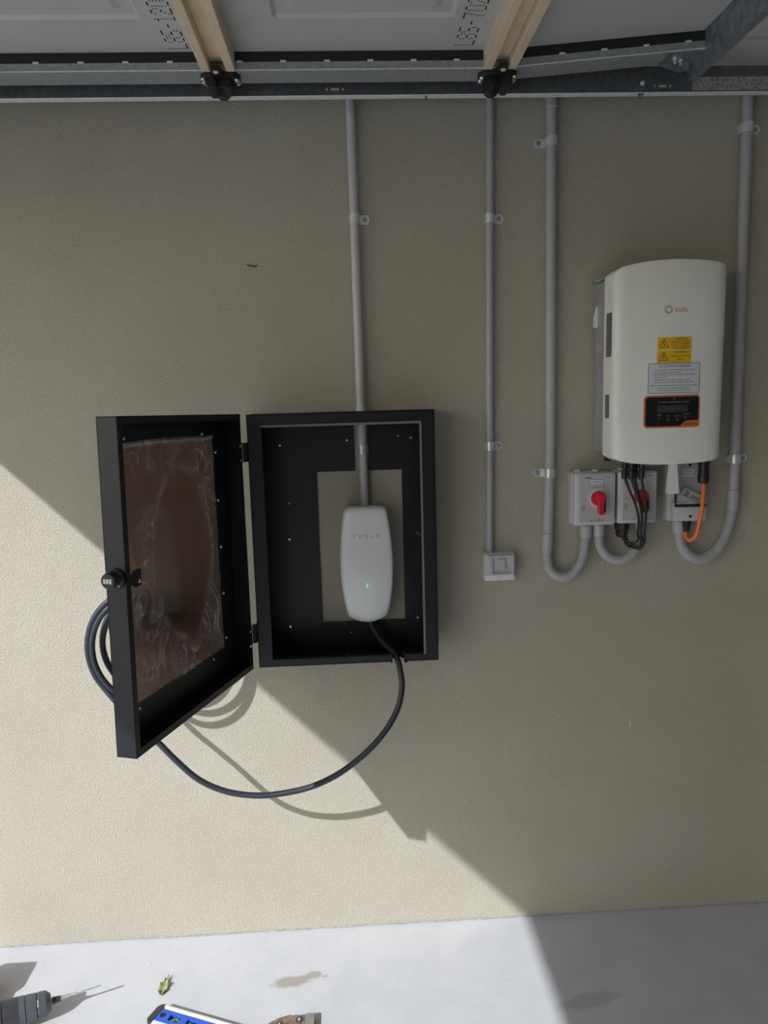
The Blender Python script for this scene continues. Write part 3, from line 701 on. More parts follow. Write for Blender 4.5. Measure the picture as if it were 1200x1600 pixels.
ph = MB(); ph.tube(smooth([ends, ends + Vector((.012, 0, .03)), ends + Vector((.006, -.01, .085)), ends + Vector((-.002, -.03, .13))], 5), [.0095, .011, .013, .015, .0165, .0175, .0175, .017, .0165, .0165, .0165, .0165, .017, .018, .0185, .018], 14)
ph.build('plug_handle', 'black_plastic', cc, smooth=50)
hk = thing('cable_hook', W(-.597, 1.11, 0), 'dark round cable hook on the wall inside the coil of cable', 'hook')
b = MB(); b.lathe([(0, 0), (.045, 0), (.045, .006), (.034, .010), (.030, .09), (.040, .205), (.055, .212), (.058, .222), (.050, .228), (0, .230)], W(-.597, 1.088, .001), (0, -1, 0), 24)
b.build('post', 'cable_black', hk, smooth=40)
MB().box(-.610, -.584, -.008, -.001, 1.02, 1.16).build('base_plate', 'cable_black', hk)

# ------------------------------------------------------------------ light switch
sw = thing('light_switch', W(.44, 1.17, 0), 'white surface light switch at the foot of the thin conduit', 'light switch')
b = MB(); b.rbox(.3950, .4860, -.043, -.0005, 1.1295, 1.2125, .005, 3); b.build('mounting_box', 'white_plastic', sw, smooth=40)
def frus(b, a0, a1, c0, c1, dA, e0, e1, g0, g1, dB_):
    P = [W(a0, c0, dA), W(a1, c0, dA), W(a1, c1, dA), W(a0, c1, dA), W(e0, g0, dB_), W(e1, g0, dB_), W(e1, g1, dB_), W(e0, g1, dB_)]
    return b.add(P, [(0, 1, 5, 4), (1, 2, 6, 5), (2, 3, 7, 6), (3, 0, 4, 7)])
pl = MB(); frus(pl, .3955, .4860, 1.1465, 1.2120, .043, .4080, .4800, 1.1485, 1.2070, .052); frus(pl, .4080, .4800, 1.1485, 1.2070, .052, .4165, .4715, 1.1535, 1.2020, .052); frus(pl, .4165, .4715, 1.1535, 1.2020, .052, .4200, .4700, 1.1550, 1.2005, .0445)
pl.add([W(.4200, 1.1550, .0445), W(.4700, 1.1550, .0445), W(.4700, 1.2005, .0445), W(.4200, 1.2005, .0445)], [(0, 1, 2, 3)]); pl.build('cover_plate', 'switch_shaded', sw)
b = MB(); b.prism([(.0440, 1.1635), (.0550, 1.1660), (.0490, 1.1965), (.0440, 1.1980)], lambda u, v, w: (w, -u, v), .4330, .4555); b.build('rocker', 'switch_shaded', sw, bevel=.0015)
for (x, z) in ((.434, 1.1415), (.4455, 1.1415), (.4385, 1.1355)): MB().cyl(W(x, z, .0425), W(x, z, .0433), .0013, n=10).build('screw_hole', 'dark_hole', sw)

# ------------------------------------------------------------------ inverter
iv = thing('solar_inverter', W(.885, 1.475, 0), 'large white solar inverter with black display and yellow warning stickers', 'inverter')
prof = [(.728, .089, 1.505, 1.977), (.728, .130, 1.504, 1.981), (.7285, .156, 1.500, 1.987), (.7305, .164, 1.497, 1.990), (.736, .1715, 1.493, 1.9955), (.745, .1755, 1.487, 2.001), (.762, .178, 1.4825, 2.006), (.790, .181, 1.478, 2.011), (.835, .1855, 1.4745, 2.016), (.885, .187, 1.4735, 2.018), (.935, .1855, 1.4745, 2.017), (.985, .181, 1.477, 2.0135), (1.012, .176, 1.480, 2.010), (1.028, .169, 1.484, 2.006), (1.037, .160, 1.490, 2.000), (1.041, .146, 1.497, 1.992), (1.042, .12, 1.503, 1.985), (1.042, .089, 1.505, 1.978)]
def taper(x, z): return x - .004 * (2.0 - z) / .5 if x > .9 else x
vs = []; nP = len(prof); rows = [(0, -.010), (.0, -.003), (.012, 0), (.25, 0), (.5, 0), (.75, 0), (.988, 0), (1, -.003), (1, -.010)]
for t, dd in rows:
    for x, d, za, zb in prof:
        z = za + (zb - za) * t; dq = max(.089, d + (dd if d > .1 else 0)); vs.append(W(taper(x, z), z, dq))
fs = [(r * nP + i, r * nP + i + 1, (r + 1) * nP + i + 1, (r + 1) * nP + i) for r in range(len(rows) - 1) for i in range(nP - 1)]
for r in (0, len(rows) - 1):   # close top and bottom back to the heat sink line
    k0 = len(vs)
    for x, d, za, zb in prof: z = za if r == 0 else zb; vs.append(W(taper(x, z), z if r else z, .089))
    fs += [(r * nP + i, r * nP + i + 1, k0 + i + 1, k0 + i) for i in range(nP - 1)]
MB().add(vs, fs).build('cover', 'inv_white', iv, smooth=42)
hs = MB(); hs.box(.727, .7295, -.0885, -.018, 1.506, 1.977)
for k in range(14): hs.box(.7295 + k * .0225, .7325 + k * .0225, -.086, -.018, 1.510, 1.972)
hs.box(.7295, 1.038, -.0888, -.082, 1.508, 1.975); hs.build('heat_sink', 'alu', iv)
bk = MB(); bk.box(.74, 1.03, -.018, -.001, 1.90, 1.96); bk.build('wall_bracket', 'galv', iv)
b = MB(); b.prism([(.716, 1.982), (.7275, 1.9845), (.748, 1.997), (.748, 1.9995), (.7275, 1.988), (.716, 1.986)], lambda u, v, w: (u, -w, v), .020, .050); b.build('bracket_tab', 'zinc', iv)
MB().rbox(.711, .7265, -.040, -.026, 1.978, 1.986, .002, 1).build('earth_screw', mat('green_earth_screw', (.10, .26, .07), .5), iv)['label'] = 'green earth screw'
b = MB(); b.prism([(.7268, 1.916), (.7245, 1.916), (.718, 1.885), (.718, 1.858), (.7268, 1.858)], lambda u, v, w: (u, -w, v), .022, .034); b.build('side_clip', 'white_plastic', iv)
# rating labels on the side
def side_label(z0, z1, d0, d1, lines):
    o = MB().box(.7273, .7279, -d1, -d0, z0, z1).build('rating_label', 'label_grey', iv)
    g = MB(); rnd = random.Random(lines)
    for k in range(lines):
        z = z1 - (k + .7) * (z1 - z0) / (lines + .4); e = d0 + .003 + rnd.random() * .3 * (d1 - d0)
        g.box(.7270, .7274, -d1 + .002, -e, z - .0011, z + .0011)
    g.build('print', 'print_dark', o)
side_label(1.770, 1.888, .108, .152, 26); side_label(1.603, 1.668, .106, .140, 12)
FD = lambda x: .187 - .0135 * ((x - .887) / .14) ** 2 - .001 * abs((x - .887) / .14)
def curved(name, x0, x1, z0, z1, m, parent=iv, lift=.0006, shear=0.0, n=10, r=0.0):
    vs = []
    for i in range(n + 1):
        x = x0 + (x1 - x0) * i / n
        cut = 0
        if r:
            e = min(x - x0, x1 - x)
            if e < r: cut = r - math.sqrt(max(0, r * r - (r - e) ** 2))
        for z in (z0 + cut, z1 - cut): vs.append(W(x, z + shear * (x - x0), FD(x) + lift))
    fs = [(2 * i, 2 * i + 2, 2 * i + 3, 2 * i + 1) for i in range(n)]
    k = len(vs); vs += [W(p[0], p[2], FD(p[0]) - .002) for p in vs]
    fs += [(k + 2 * i, k + 2 * i + 1, k + 2 * i + 3, k + 2 * i + 2) for i in range(n)] + [(2 * i, k + 2 * i, k + 2 * i + 2, 2 * i + 2) for i in range(n)] + [(2 * i + 1, 2 * i + 3, k + 2 * i + 3, k + 2 * i + 1) for i in range(n)] + [(0, 1, k + 1, k), (2 * n, k + 2 * n, k + 2 * n + 1, 2 * n + 1)]
    return MB().add(vs, fs).build(name, m, parent)
def itext(body, size, x, z, m, parent, width=None, center=True, lift=.0012):
    o = text('print', body, size, m, parent, front(x, z, 0), width, center)
    off = Vector(iv.location)
    q = parent
    off = Vector((0, 0, 0))
    while q: off += q.location; q = q.parent
    for v in o.data.vertices: v.co.y = -(FD(v.co.x + off.x) + lift) - off.y
    return o
def stroke(name, segs, t, m, parent, lift=.0012):
    b = MB()
    for (ax, az, bx, bz) in segs:
        p = Vector((ax, az)); q = Vector((bx, bz)); nn = (q - p).normalized(); nn = Vector((-nn.y, nn.x)) * t / 2
        b.add([W(c.x, c.y, FD(c.x) + lift) for c in (p + nn, q + nn, q - nn, p - nn)], [(0, 1, 2, 3)])
    return b.build(name, m, parent)
# logo: a ring of teeth and the name
lg = MB()
for k in range(10):
    a0 = 2 * PI * k / 10; q = []
    for (rr, aa) in ((.0068, a0 - .20), (.0112, a0 - .27), (.0112, a0 + .27), (.0068, a0 + .20)):
        q.append((.869 + rr * math.cos(aa), 1.888 + rr * math.sin(aa)))
    lg.add([W(x, z, FD(x) + .0008) for x, z in q], [(0, 1, 2, 3)])
lg.build('logo', 'logo_grey', iv)
itext('solis', .020, .9035, 1.8885, 'logo_orange', iv, width=.036)
# stickers
wy = curved('warning_sticker', .841, .9345, 1.7825, 1.816, 'label_yellow')
wz = curved('warning_sticker', .8405, .9345, 1.748, 1.7810, 'label_yellow')
for o, zc, lines in ((wy, 1.799, ['MULTIPLE SUPPLIES', 'ISOLATE ALL SUPPLIES', 'BEFORE WORKING', 'ON EQUIPMENT']), (wz, 1.7645, ['HAZARDOUS VOLTAGE', 'INSIDE'])):
    tx, h = .8585, .0125
    stroke('hazard_triangle', [(tx - .012, zc - .010, tx + .012, zc - .010), (tx + .012, zc - .010, tx, zc + h), (tx, zc + h, tx - .012, zc - .010), (tx + .001, zc + .006, tx - .0025, zc), (tx - .0025, zc, tx + .002, zc - .001), (tx + .002, zc - .001, tx - .001, zc - .0075)], .0016, 'print_brown', o)
    itext('WARNING', .0075, .9035, zc + .0115, 'print_brown', o, width=.036)
    sp = .0062 if len(lines) > 2 else .0085
    for i, tline in enumerate(lines): itext(tline, .0052, .9035, zc + (.0045 if len(lines) > 2 else .001) - i * sp, 'print_brown', o, width=min(.052, .0033 * len(tline)))
nt = curved('notice_sticker', .8175, .9605, 1.6665, 1.7475, 'label_white', lift=.0010)
stroke('border', [(.8185, 1.6675, .8185, 1.7465), (.9595, 1.6675, .9595, 1.7465)] + [(.8185 + .0141 * i, zz, .8185 + .0141 * (i + 1), zz) for i in range(10) for zz in (1.6675, 1.7465)], .0012, 'print_dark', nt, .0016)
for body, sz, x, z, wd, ce in (('SHUTDOWN PROCEDURE', .0085, .889, 1.7395, .088, True), ('1.  Turn off the ac "Main Switch Inverter Supply"', .0058, .826, 1.7288, .123, False), ('located in the switchboard', .0058, .833, 1.7228, .072, False),
                               ('2.  Turn off the PV array dc isolator located adjacent', .0058, .826, 1.7162, .128, False), ('to the inverter', .0058, .833, 1.7102, .036, False), ('WARNING: Do not open plug and socket', .0058, .834, 1.7025, .096, False),
                               ('connectors or PV string dc isolator under load', .0058, .834, 1.6962, .108, False), ('Both are located at the bottom of the inverter', .0058, .889, 1.6885, .128, True),
                               ('PV Array Open Circuit Voltage: 370 V', .0058, .889, 1.6808, .088, True), ('PV Array Short Circuit Current: 14 A', .0058, .889, 1.6745, .088, True)):
    itext(body, sz, x, z, 'print_dark', nt, wd, ce, .0017)
dp = curved('display_panel', .808, .9635, 1.574, 1.662, 'orange', lift=.0012, n=24, r=.008)
curved('display_face', .8125, .959, 1.5785, 1.6575, 'display_black', dp, .0022, n=24, r=.005)
curved('screen', .8435, .928, 1.6165, 1.635, 'lcd', dp, .0028)
for body, x in (('POWER', .857), ('OPERATION', .889), ('ALARM', .921)): itext(body, .0052, x, 1.6435, 'print_pale', dp, width=.0042 * len(body), lift=.0030)
for body, x, z in (('ESC', .850, 1.6095), ('UP', .874, 1.606), ('DOWN', .899, 1.606), ('ENTER', .924, 1.6105)): itext(body, .0046, x, z, 'print_pale', dp, width=.0034 * len(body) + .002, lift=.0030)
for x, z in ((.850, 1.600), (.875, 1.596), (.899, 1.596), (.923, 1.601)):
    ring = MB(); ring.lathe([(.0048, 0), (.0048, .0006), (.0036, .0008), (0, .0004)], W(x, z, FD(x) + .0022), (0, -1, 0), 14); ring.build('button', 'lcd', dp)
stroke('lamp_mark', [(.8875, 1.6515, .8915, 1.6515), (.8895, 1.6515, .8895, 1.6532)], .0018, 'print_pale', dp, .003)
bd = MB(); poly = [(.905, 1.5765), (.912, 1.582), (.918, 1.589), (.926, 1.5925), (.9615, 1.5935), (.9615, 1.5765)]
bd.prism(poly, lambda u, v, w: W(u, v, FD(u) + w), .0015, .0034); bdo = bd.build('badge', 'orange', dp)
itext('4G Series', .0105, .938, 1.5845, 'ink', bdo, width=.036, lift=.0040)
# sockets under the cover
for x, dd, r in ((.918, .075, .011), (.99, .05, .012), (.748, .06, .006), (.758, .06, .006)):
    MB().lathe([(r, 0), (r, .015), (r * .8, .018), (r * .8, .028), (0, .030)], W(x, 1.506, dd), (0, 0, -1), 14).build('socket', 'black_plastic', iv, smooth=40)

dg = thing('data_stick', W(.93, 1.385, .11), 'white tapered data stick plugged in under the inverter', 'data stick')
b = MB(); rows = [(1.4725, .0085, .012), (1.466, .0085, .012), (1.455, .0090, .012), (1.425, .0120, .013), (1.395, .0140, .014), (1.386, .0142, .014), (1.384, .0130, .013)]
vs = []
for z, hw, hd in rows: vs += [W(.9215 + a, z, .118 + c) for a, c in ((-hw, -hd), (hw, -hd), (hw, hd), (-hw, hd))]
fs = [(r * 4 + i, r * 4 + (i + 1) % 4, (r + 1) * 4 + (i + 1) % 4, (r + 1) * 4 + i) for r in range(len(rows) - 1) for i in range(4)] + [(0, 1, 2, 3), tuple(4 * (len(rows) - 1) + i for i in (3, 2, 1, 0))]
b.add(vs, fs).build('housing', 'white_plastic', dg, bevel=.002)
MB().rbox(.931, .952, -.105, -.080, 1.386, 1.4725, .003, 1).build('mounting_clip', 'iso_face', dg)

# ------------------------------------------------------------------ isolators with red handles
def isolator(x0, x1, z0, z1, label, blank=False):
    t = thing('isolator_switch', W((x0 + x1) / 2, z0, 0), label, 'switch', 'isolator switches under the inverter')
    xm = (x0 + x1) / 2
    b = MB(); b.rbox(x0, x1, -.052, -.0008, z0, z1, .008, 3); b.build('enclosure', 'iso_grey', t, smooth=40)
    b = MB(); b.rbox(x0 + .001, x1 - .001, -.076, -.046, z0 + .002, z1 - .002, .006, 3); b.build('lid', 'iso_grey', t, smooth=40)
    fx0, fx1 = x0 + .012, x1 - .003
    fp = MB().rbox(fx0, fx1, -.0778, -.074, z0 + .012, z1 - .006, .0012, 1).build('faceplate', 'iso_face', t)
    for k in (.022, .074):
        MB().lathe([(.012, 0), (.012, .004), (.009, .008), (0, .008)], W(x0 + k, z1 - .002, .035), (0, 0, 1), 14).build('entry_plug', 'iso_grey', t, smooth=40)
    for (a, c) in ((.018, .020), (.018, -.018), (-.010, .020), (-.010, -.018)):
        px = (x0 + a) if a > 0 else (x1 + a); pz = (z0 + c) if c > 0 else (z1 + c)
        MB().lathe([(.0045, 0), (.0045, .0008), (.0015, .0004), (0, .0004)], W(px, pz, .0778), (0, -1, 0), 12).build('screw', 'iso_face', t)
    kc = (xm + .007, z0 + .082)
    MB().lathe([(.030, 0), (.030, .002), (.027, .003), (0, .003)], W(kc[0] + .004, kc[1], .0778), (0, -1, 0), 28).build('dial_plate', 'iso_grey', t, smooth=30)
    kn = MB(); kn.lathe([(.0215, 0), (.0215, .010), (.0195, .013), (.0120, .0135), (.0120, .015), (0, .015)], W(kc[0], kc[1], .0805), (0, -1, 0), 28)
    ko = kn.build('knob', 'red', t, smooth=35)
    hd = MB(); pol = [(-.013, .014), (-.006, .018), (.006, .018), (.012, .012), (.0125, -.036), (.0115, -.0445), (-.0040, -.0445), (-.006, -.036), (-.008, -.012)]
    hd.prism([(kc[0] + u, kc[1] + v) for u, v in pol], W, .093, .112); hd.build('handle', 'red', ko, bevel=.002)
    MB().box(kc[0] + .0060, kc[0] + .0132, -.1124, -.0960, kc[1] - .036, kc[1] - .005).build('handle_slot', 'dark_hole', ko)
    MB().cyl(W(kc[0] - .0010, kc[1] - .0375, .1118), W(kc[0] - .0010, kc[1] - .0375, .1123), .0018, n=10).build('padlock_hole', 'dark_hole', ko)
    lb = MB().box(xm - .017, xm + .022, -.0785, -.0775, z1 - .041, z1 - .0205).build('sticker', 'label_white', t)
    bd = MB()
    for (a, c, e, g) in ((xm - .017, xm + .022, z1 - .0415, z1 - .0405), (xm - .017, xm + .022, z1 - .0210, z1 - .0200), (xm - .0175, xm - .0167, z1 - .041, z1 - .0205), (xm + .0215, xm + .0223, z1 - .041, z1 - .0205)): bd.box(a, c, -.0788, -.078, e, g)
    bd.build('sticker_border', 'print_dark', lb)
    text('print', 'PV ARRAY', .0072, 'print_dark', lb, front(xm + .0025, z1 - .0268, .0789), .028)
    text('print', 'DC ISOLATOR', .0072, 'print_dark', lb, front(xm + .0025, z1 - .0352, .0789), .031)
    text('print', 'DC SWITCH', .0078, 'print_dark', fp, front(xm + .006, z0 + .0165, .0782), .040)
    text('print', 'ON', .0062, 'print_dark', fp, front(kc[0] - .008, kc[1] + .0335, .0782))
    text('print', 'OFF', .0058, 'print_dark', fp, front(xm - .033, z0 + .078, .0782))
    g = MB()
    for k, wd in enumerate((.012, .014, .010, .012)): g.box(xm - .040, xm - .040 + wd, -.0783, -.0776, z0 + .060 - k * .0045, z0 + .0612 - k * .0045)
    for k, wd in ((0, .018), (1, .013)): g.box(xm - .030 + k * .060, xm - .030 + k * .060 + wd, -.0783, -.0776, z1 - .0165, z1 - .0148 + .001 * (1 - k))
    g.build('fine_print', 'print_dark', fp)
    sp = MB(); rnd = random.Random(3)
    for k in range(9): sp.box(x0 + .0008, x0 + .0012, -.036 - .004 * rnd.random(), -.028, z1 - .044 - k * .0068, z1 - .040 - k * .0068)
    sp.build('side_print', 'print_pale', t)
    return t
isolator(.652, .774, 1.290, 1.447, 'grey isolator with red handle fully in view, beside the ribbed conduit of the wide pipe')
isolator(.780, .896, 1.292, 1.449, 'grey isolator with red handle half hidden behind black solar cables')

# third isolator: lever cover, black lock bar
t3 = thing('lever_isolator', W(.99, 1.29, 0), 'grey isolator with hinged lever cover and black lock bar, behind the orange cable', 'switch', 'isolator switches under the inverter')
x0, x1, z0, z1 = .938, 1.046, 1.292, 1.470
b = MB(); b.rbox(x0, x1, -.048, -.0008, z0, z1, .006, 3); b.build('enclosure', 'iso_grey', t3, smooth=40)
b = MB(); b.rbox(x0 + .010, x1 - .001, -.072, -.046, z0 + .002, 1.352, .004, 2); b.build('lower_lid', 'iso_grey', t3, smooth=40)
b = MB(); b.rbox(x0 + .022, x1 - .002, -.060, -.046, 1.352, z1 - .002, .003, 2); b.build('upper_lid', 'iso_face', t3, smooth=40)
b = MB(); b.rbox(x0 + .018, x1 - .004, -.068, -.058, 1.345, 1.372, .003, 2); b.build('hinge_block', 'iso_grey', t3, smooth=40)
LM = Matrix.Translation(Vector(W(1.002, 1.366, .075))) @ Matrix.Rotation(math.radians(28), 4, 'Y')
lv = MB(LM); lv.plate([-.040, -.032, .030, .040], [-.014, -.009, .009, .014], lambda i, j: i == 1 and j == 1, lambda u, v, w: (u, -w, v), -.010, .008); lev = lv.build('lever_cover', 'iso_clear', t3, bevel=.0015)
b = MB(LM); b.box(-.031, .028, -.002, .006, -.0085, .0085); b.build('lever_recess', 'iso_face', lev)
b = MB(LM); b.box(-.026, -.016, -.0055, -.001, -.006, .006); b.box(-.008, .020, -.0045, -.001, -.004, .004); b.build('lever_pin', 'label_grey', lev)
b = MB(); b.tube([W(.944, 1.378, .091), W(.944, 1.344, .091), W(1.032, 1.3425, .091)], .0048, 8); b.build('lock_bar', 'black_plastic', t3)
b = MB(); b.box(x0 + .036, x0 + .072, -.0608, -.0598, 1.424, 1.4465); lb = b.build('sticker', 'label_white', t3)
text('print', 'PV ARRAY', .0068, 'print_dark', lb, front(x0 + .054, 1.440, .0612), .027); text('print', 'AC ISOLATOR', .0068, 'print_dark', lb, front(x0 + .054, 1.4315, .0612), .030)
MB().cyl(W(.998, 1.458, .0595), W(.998, 1.458, .0610), .0045, n=14).build('screw_recess', 'dark_hole', t3)
MB().cyl(W(.998, 1.308, .0715), W(.998, 1.308, .0730), .0042, n=14).build('screw_recess', 'dark_hole', t3)
text('print', 'DC SWITCH', .0055, 'print_pale', t3, front(1.0, 1.330, .0724), .028)

# ------------------------------------------------------------------ cables under the inverter
def solar_cable(x, xo, dd, label, loop):
    t = thing('solar_cable', W(x, 1.43, dd), label, 'cable', 'black solar cables under the inverter')
    b = MB(); b.lathe([(0, 0), (.0085, 0), (.0085, .018), (.0062, .020), (.0062, .024), (.0088, .026), (.0088, .044), (.0068, .049), (0, .050)], W(x, 1.4765, dd), (0, 0, -1), 14)
    b.build('connector', 'black_plastic', t, smooth=40)
    b = MB(); b.tube(smooth([W(*p) for p in [(x, 1.432, dd), (x + (xo - x) * .25, 1.400, dd + .010), (x + (xo - x) * .70, 1.352, dd + .023), (xo, 1.310, dd + .018), (xo + .004, 1.270, dd)] + loop], 7), .0037, 10)
    b.build('sheath', 'black_plastic', t, smooth=60)
solar_cable(.7905, .827, .098, 'black solar cable, first of four dropping from the inverter, crossing to the bundle', [(.838, 1.248, .088), (.826, 1.236, .078), (.806, 1.243, .062), (.798, 1.268, .044)])
solar_cable(.8045, .831, .113, 'black solar cable, second of four, reaching lowest of the bundle', [(.843, 1.240, .098), (.832, 1.226, .086), (.810, 1.232, .068), (.805, 1.266, .053)])
solar_cable(.8195, .836, .098, 'black solar cable, third of four, passing over the red handle', [(.846, 1.236, .104), (.835, 1.222, .092), (.811, 1.230, .072), (.804, 1.266, .036)])
solar_cable(.8335, .841, .113, 'black solar cable, last of four, nearest the white data stick', [(.850, 1.244, .104), (.840, 1.229, .094), (.816, 1.237, .072), (.812, 1.267, .046)])
gl = thing('cable_gland', W(.804, 1.26, .045), 'black cable gland under the isolator that is half hidden by cables', 'cable gland')
b = MB(); b.lathe([(0, 0), (.021, 0), (.021, .018), (.018, .021), (.0175, .034), (.013, .042), (0, .043)], W(.804, 1.2915, .045), (0, 0, -1), 10); b.build('nut', 'black_plastic', gl, smooth=25)

oc = thing('orange_cable', W(1.02, 1.24, .08), 'bright orange cable from the inverter down past the lever isolator', 'cable')
b = MB(); b.lathe([(0, 0), (.0165, 0), (.0165, .012), (.0150, .014), (.0150, .042), (.0165, .045), (.0165, .060), (.0135, .068), (0, .070)], W(1.027, 1.4745, .085), (0, 0, -1), 18); b.build('connector', 'black_plastic', oc, smooth=30)
b = MB(); b.tube(smooth([W(*p) for p in ((1.026, 1.412, .085), (1.0235, 1.385, .096), (1.0155, 1.340, .108), (1.009, 1.295, .106), (1.008, 1.259, .094), (.999, 1.240, .080), (.992, 1.243, .064), (.993, 1.262, .052))], 7), .0062, 12); b.build('sheath', 'orange_cable', oc, smooth=60)
gl = thing('cable_gland', W(.993, 1.258, .045), 'black cable gland under the lever isolator where the orange cable enters', 'cable gland')
b = MB(); b.lathe([(0, 0), (.019, 0), (.019, .014), (.0165, .017), (.016, .028), (.012, .035), (0, .036)], W(.993, 1.2915, .045), (0, 0, -1), 10); b.build('nut', 'black_plastic', gl, smooth=25)

# ------------------------------------------------------------------ things on the floor
dr = thing('drill', (-.98, -.29, 0), 'red and black power drill lying on the floor, bit pointing at the level', 'drill')
tip = Vector((-.748, -.245, .047)); base = Vector((-.868, -.293, .047)); ax = (tip - base).normalized()
b = MB(); L = (tip - base).length
b.lathe([(0, 0), (.0040, 0), (.0040, .040), (.0026, .042), (.0026, L - .006), (0, L)], base, ax, 10); b.build('drill_bit', 'zinc', dr, smooth=40)
fl_ = MB()
for k in range(22):
    p = base + ax * (.046 + k * .0034); x, y, z = basis_z(ax); a = k * 1.1
    fl_.cyl(p + (x * math.cos(a) + y * math.sin(a)) * .0016, p + (x * math.cos(a + 1.1) + y * math.sin(a + 1.1)) * .0016 + ax * .0034, .0017, n=6)
fl_.build('flute', 'zinc', dr)
b = MB(); b.lathe([(0, 0), (.0095, 0), (.0075, .022), (0, .022)], base - ax * .002, ax, 14); b.build('chuck_jaws', 'drill_black', dr, smooth=40)
b = MB(); b.lathe([(0, 0), (.0385, 0), (.0395, .012), (.0370, .040), (.0370, .044), (0, .044)], base - ax * .128, ax, 24); b.build('chuck_base', 'drill_black', dr, smooth=30)
b = MB(); b.lathe([(0, 0), (.0365, 0), (.0358, .016), (0, .016)], base - ax * .084, ax, 24); b.build('chuck_ring', 'drill_steel', dr, smooth=30)
b = MB(); b.lathe([(0, 0), (.0350, 0), (.0350, .003), (.0330, .026), (0, .026)], base - ax * .066, ax, 24); b.build('chuck_sleeve', 'drill_steel', dr, smooth=30)
b = MB(); b.lathe([(0, 0), (.0300, 0), (.0330, .005), (.0310, .024), (.0200, .036), (0, .036)], base - ax * .040, ax, 12); b.build('chuck_nose', 'drill_steel', dr, smooth=20)
b = MB(); b.lathe([(0, 0), (.045, 0), (.045, .045), (.041, .050), (0, .050)], base - ax * .176, ax, 24); b.build('clutch_collar', 'drill_grey', dr, smooth=30)
b = MB(); b.lathe([(0, 0), (.030, 0), (.045, .02), (.046, .13), (.045, .14), (0, .14)], base - ax * .316, ax, 24); b.build('motor_housing', 'drill_red', dr, smooth=30)
b = MB(); c = base - ax * .235
b.tube(smooth([c + Vector((0, 0, 0)), c + Vector((-.004, .06, -.004)), c + Vector((.0, .12, -.008))], 5), [.024] * 11, 14); b.build('grip', 'drill_black', dr, smooth=40)
b = MB(); b.rbox(-1.180, -1.074, -.265, -.155, .001, .082, .010, 2); b.build('battery', 'drill_red', dr, smooth=40)

# spirit level, tipped against nothing: lies on its back with the blue face up
LA, LB = Vector((-.575, -.303, 0)), Vector((-.339, -.402, 0)); lx = (LB - LA).normalized(); ly = Vector((-lx.y, lx.x, 0))
LVM = Matrix.Identity(4)
for i, v in enumerate((lx, ly, Vector((0, 0, 1)))):
    for j in range(3): LVM[j][i] = v[j]
for j in range(3): LVM[j][3] = LA[j]
LVM = LVM @ Matrix.Translation(Vector((0, 0, .0005)))
lvl = thing('spirit_level', (-.47, -.36, 0), 'short blue spirit level with green vials lying on the floor', 'spirit level')
LL = .262
b = MB(LVM); b.prism([(-.006, 0), (.008, 0), (.008, .020), (.002, .021), (-.006, .014)], lambda u, v, w: (w, u, v), .014, LL - .014); b.build('top_rail', 'white_plastic', lvl)['label'] = 'white upper rail'
us = [.010, .052, .084, .106, .142, .176, .208, LL - .010]; vs_ = [-.048, -.036, -.016, -.006]
b = MB(LVM); b.plate(us, vs_, lambda i, j: j == 1 and i in (1, 3, 5), lambda u, v, w: (u, v, w), .001, .020); b.build('blue_body', 'blue', lvl, bevel=.001)
b = MB(LVM); b.box(.014, LL - .014, -.058, -.048, 0, .020); b.build('lower_rail', 'label_white', lvl)['label'] = 'white lower rail'
for k in (0, LL):
    e = MB(LVM); s_ = 1 if k == 0 else -1
    e.prism([(k - .004 * s_, -.050), (k - .002 * s_, -.006), (k + .006 * s_, .006), (k + .016 * s_, .0095), (k + .018 * s_, -.006), (k + .016 * s_, -.0595), (k + .004 * s_, -.0595)], lambda u, v, w: (u, v, w), 0, .0215); e.build('end_cap', 'drill_black', lvl, bevel=.002)
for xm, an in ((.068, .7), (.124, 0), (.192, 1.57)):
    VM = LVM @ Matrix.Translation(Vector((xm, -.026, .012))) @ Matrix.Rotation(an, 4, 'Z')
    v = MB(VM); v.lathe([(0, 0), (.0055, 0), (.0055, .020), (0, .020)], (-.010, 0, 0), (1, 0, 0), 12); vo = v.build('vial', 'vial', lvl, smooth=40)
    v = MB(VM); v.box(-.0012, .0012, -.0058, .0058, -.004, .0062); v.box(-.0065, -.0052, -.0058, .0058, -.004, .0062); v.box(.0052, .0065, -.0058, .0058, -.004, .0062); v.build('vial_mark', 'ink', vo)
    f_ = MB(LVM); f_.box(xm - .014, xm + .014, -.037, -.015, .001, .004); f_.build('window_back', 'vial_clear', lvl)
for xm in (.030, .232): MB(LVM).lathe([(.008, 0), (.008, .0012), (.005, .0012), (.005, .0002), (0, .0002)], (xm, -.026, .020), (0, 0, 1), 14).build('hang_hole', 'dark_hole', lvl)

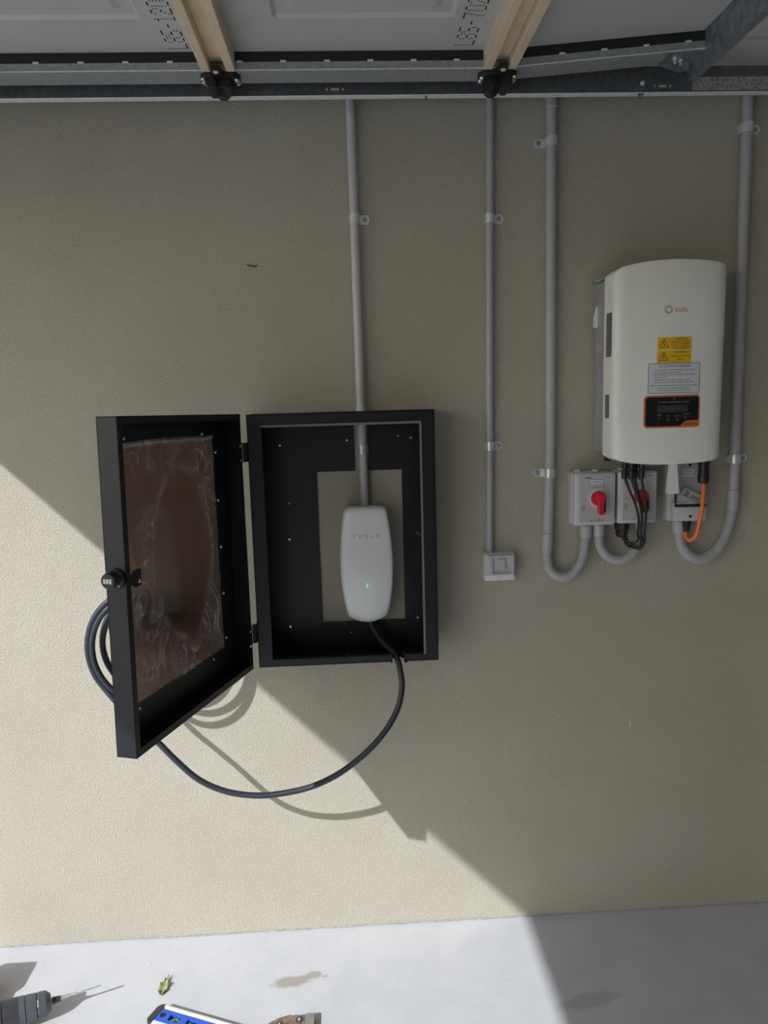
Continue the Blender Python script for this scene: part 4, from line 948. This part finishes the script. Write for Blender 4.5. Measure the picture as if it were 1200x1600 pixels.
kn = thing('pocket_tool', (-.2, -.40, 0), 'worn brown folding tool on the floor cut by the frame edge', 'tool')
b = MB(); pol = [(-.305, -.430), (-.285, -.400), (-.262, -.382), (-.235, -.367), (-.208, -.360), (-.200, -.364), (-.182, -.363), (-.165, -.361), (-.1655, -.43), (-.24, -.455)]
b.prism(pol, lambda u, v, w: (u, v, w), .0005, .017); b.build('handle_scale', 'knife', kn, bevel=.003)
b = MB(); b.prism([(-.166, -.361), (-.146, -.3605), (-.1415, -.364), (-.1415, -.43), (-.166, -.43)], lambda u, v, w: (u, v, w), .0005, .019); b.build('bolster', 'knife_grey', kn, bevel=.002)
for (x, y, r) in ((-.182, -.381, .010), (-.235, -.392, .009), (-.275, -.412, .008)):
    MB().lathe([(r, 0), (r, .0015), (r * .75, .0022), (r * .7, .0008), (r * .35, .0008), (r * .3, .0022), (0, .0022)], (x, y, .0170), (0, 0, 1), 16).build('rivet', 'print_dark', kn, smooth=30)
    MB().lathe([(r * .4, 0), (r * .3, .003), (0, .0035)], (x, y, .0175), (0, 0, 1), 10).build('rivet_head', 'zinc', kn, smooth=30)

lf = thing('leaf', (-.585, -.21, 0), 'small dried green leaf curled on the sunlit floor', 'leaf')
b = MB(); vs = []; nn = 9
for i in range(nn):
    t = i / (nn - 1); hw = .0155 * math.sin(PI * (t * .92 + .06)) ** .7 * (1 - .35 * t); yy = -.244 + .060 * t
    for k in range(5):
        u = (k - 2) / 2; vs.append((-.586 + u * hw + .004 * t + .002 * math.sin(i * 2.1 + k), yy + .002 * u * math.sin(i), .0012 + .006 * abs(u) ** 1.5 * (1 + .6 * math.sin(i * 1.7)) + .003 * t))
fs = [(i * 5 + k, i * 5 + k + 1, (i + 1) * 5 + k + 1, (i + 1) * 5 + k) for i in range(nn - 1) for k in range(4)]
lo = b.add(vs, fs).build('blade', 'leaf', lf, smooth=60); md = lo.modifiers.new('thick', 'SOLIDIFY'); md.thickness = .0008
MB().tube([(-.582, -.186, .004), (-.580, -.177, .006), (-.5785, -.171, .007)], [.0014, .0016, .0012], 6).build('stem', 'leaf_stem', lf)
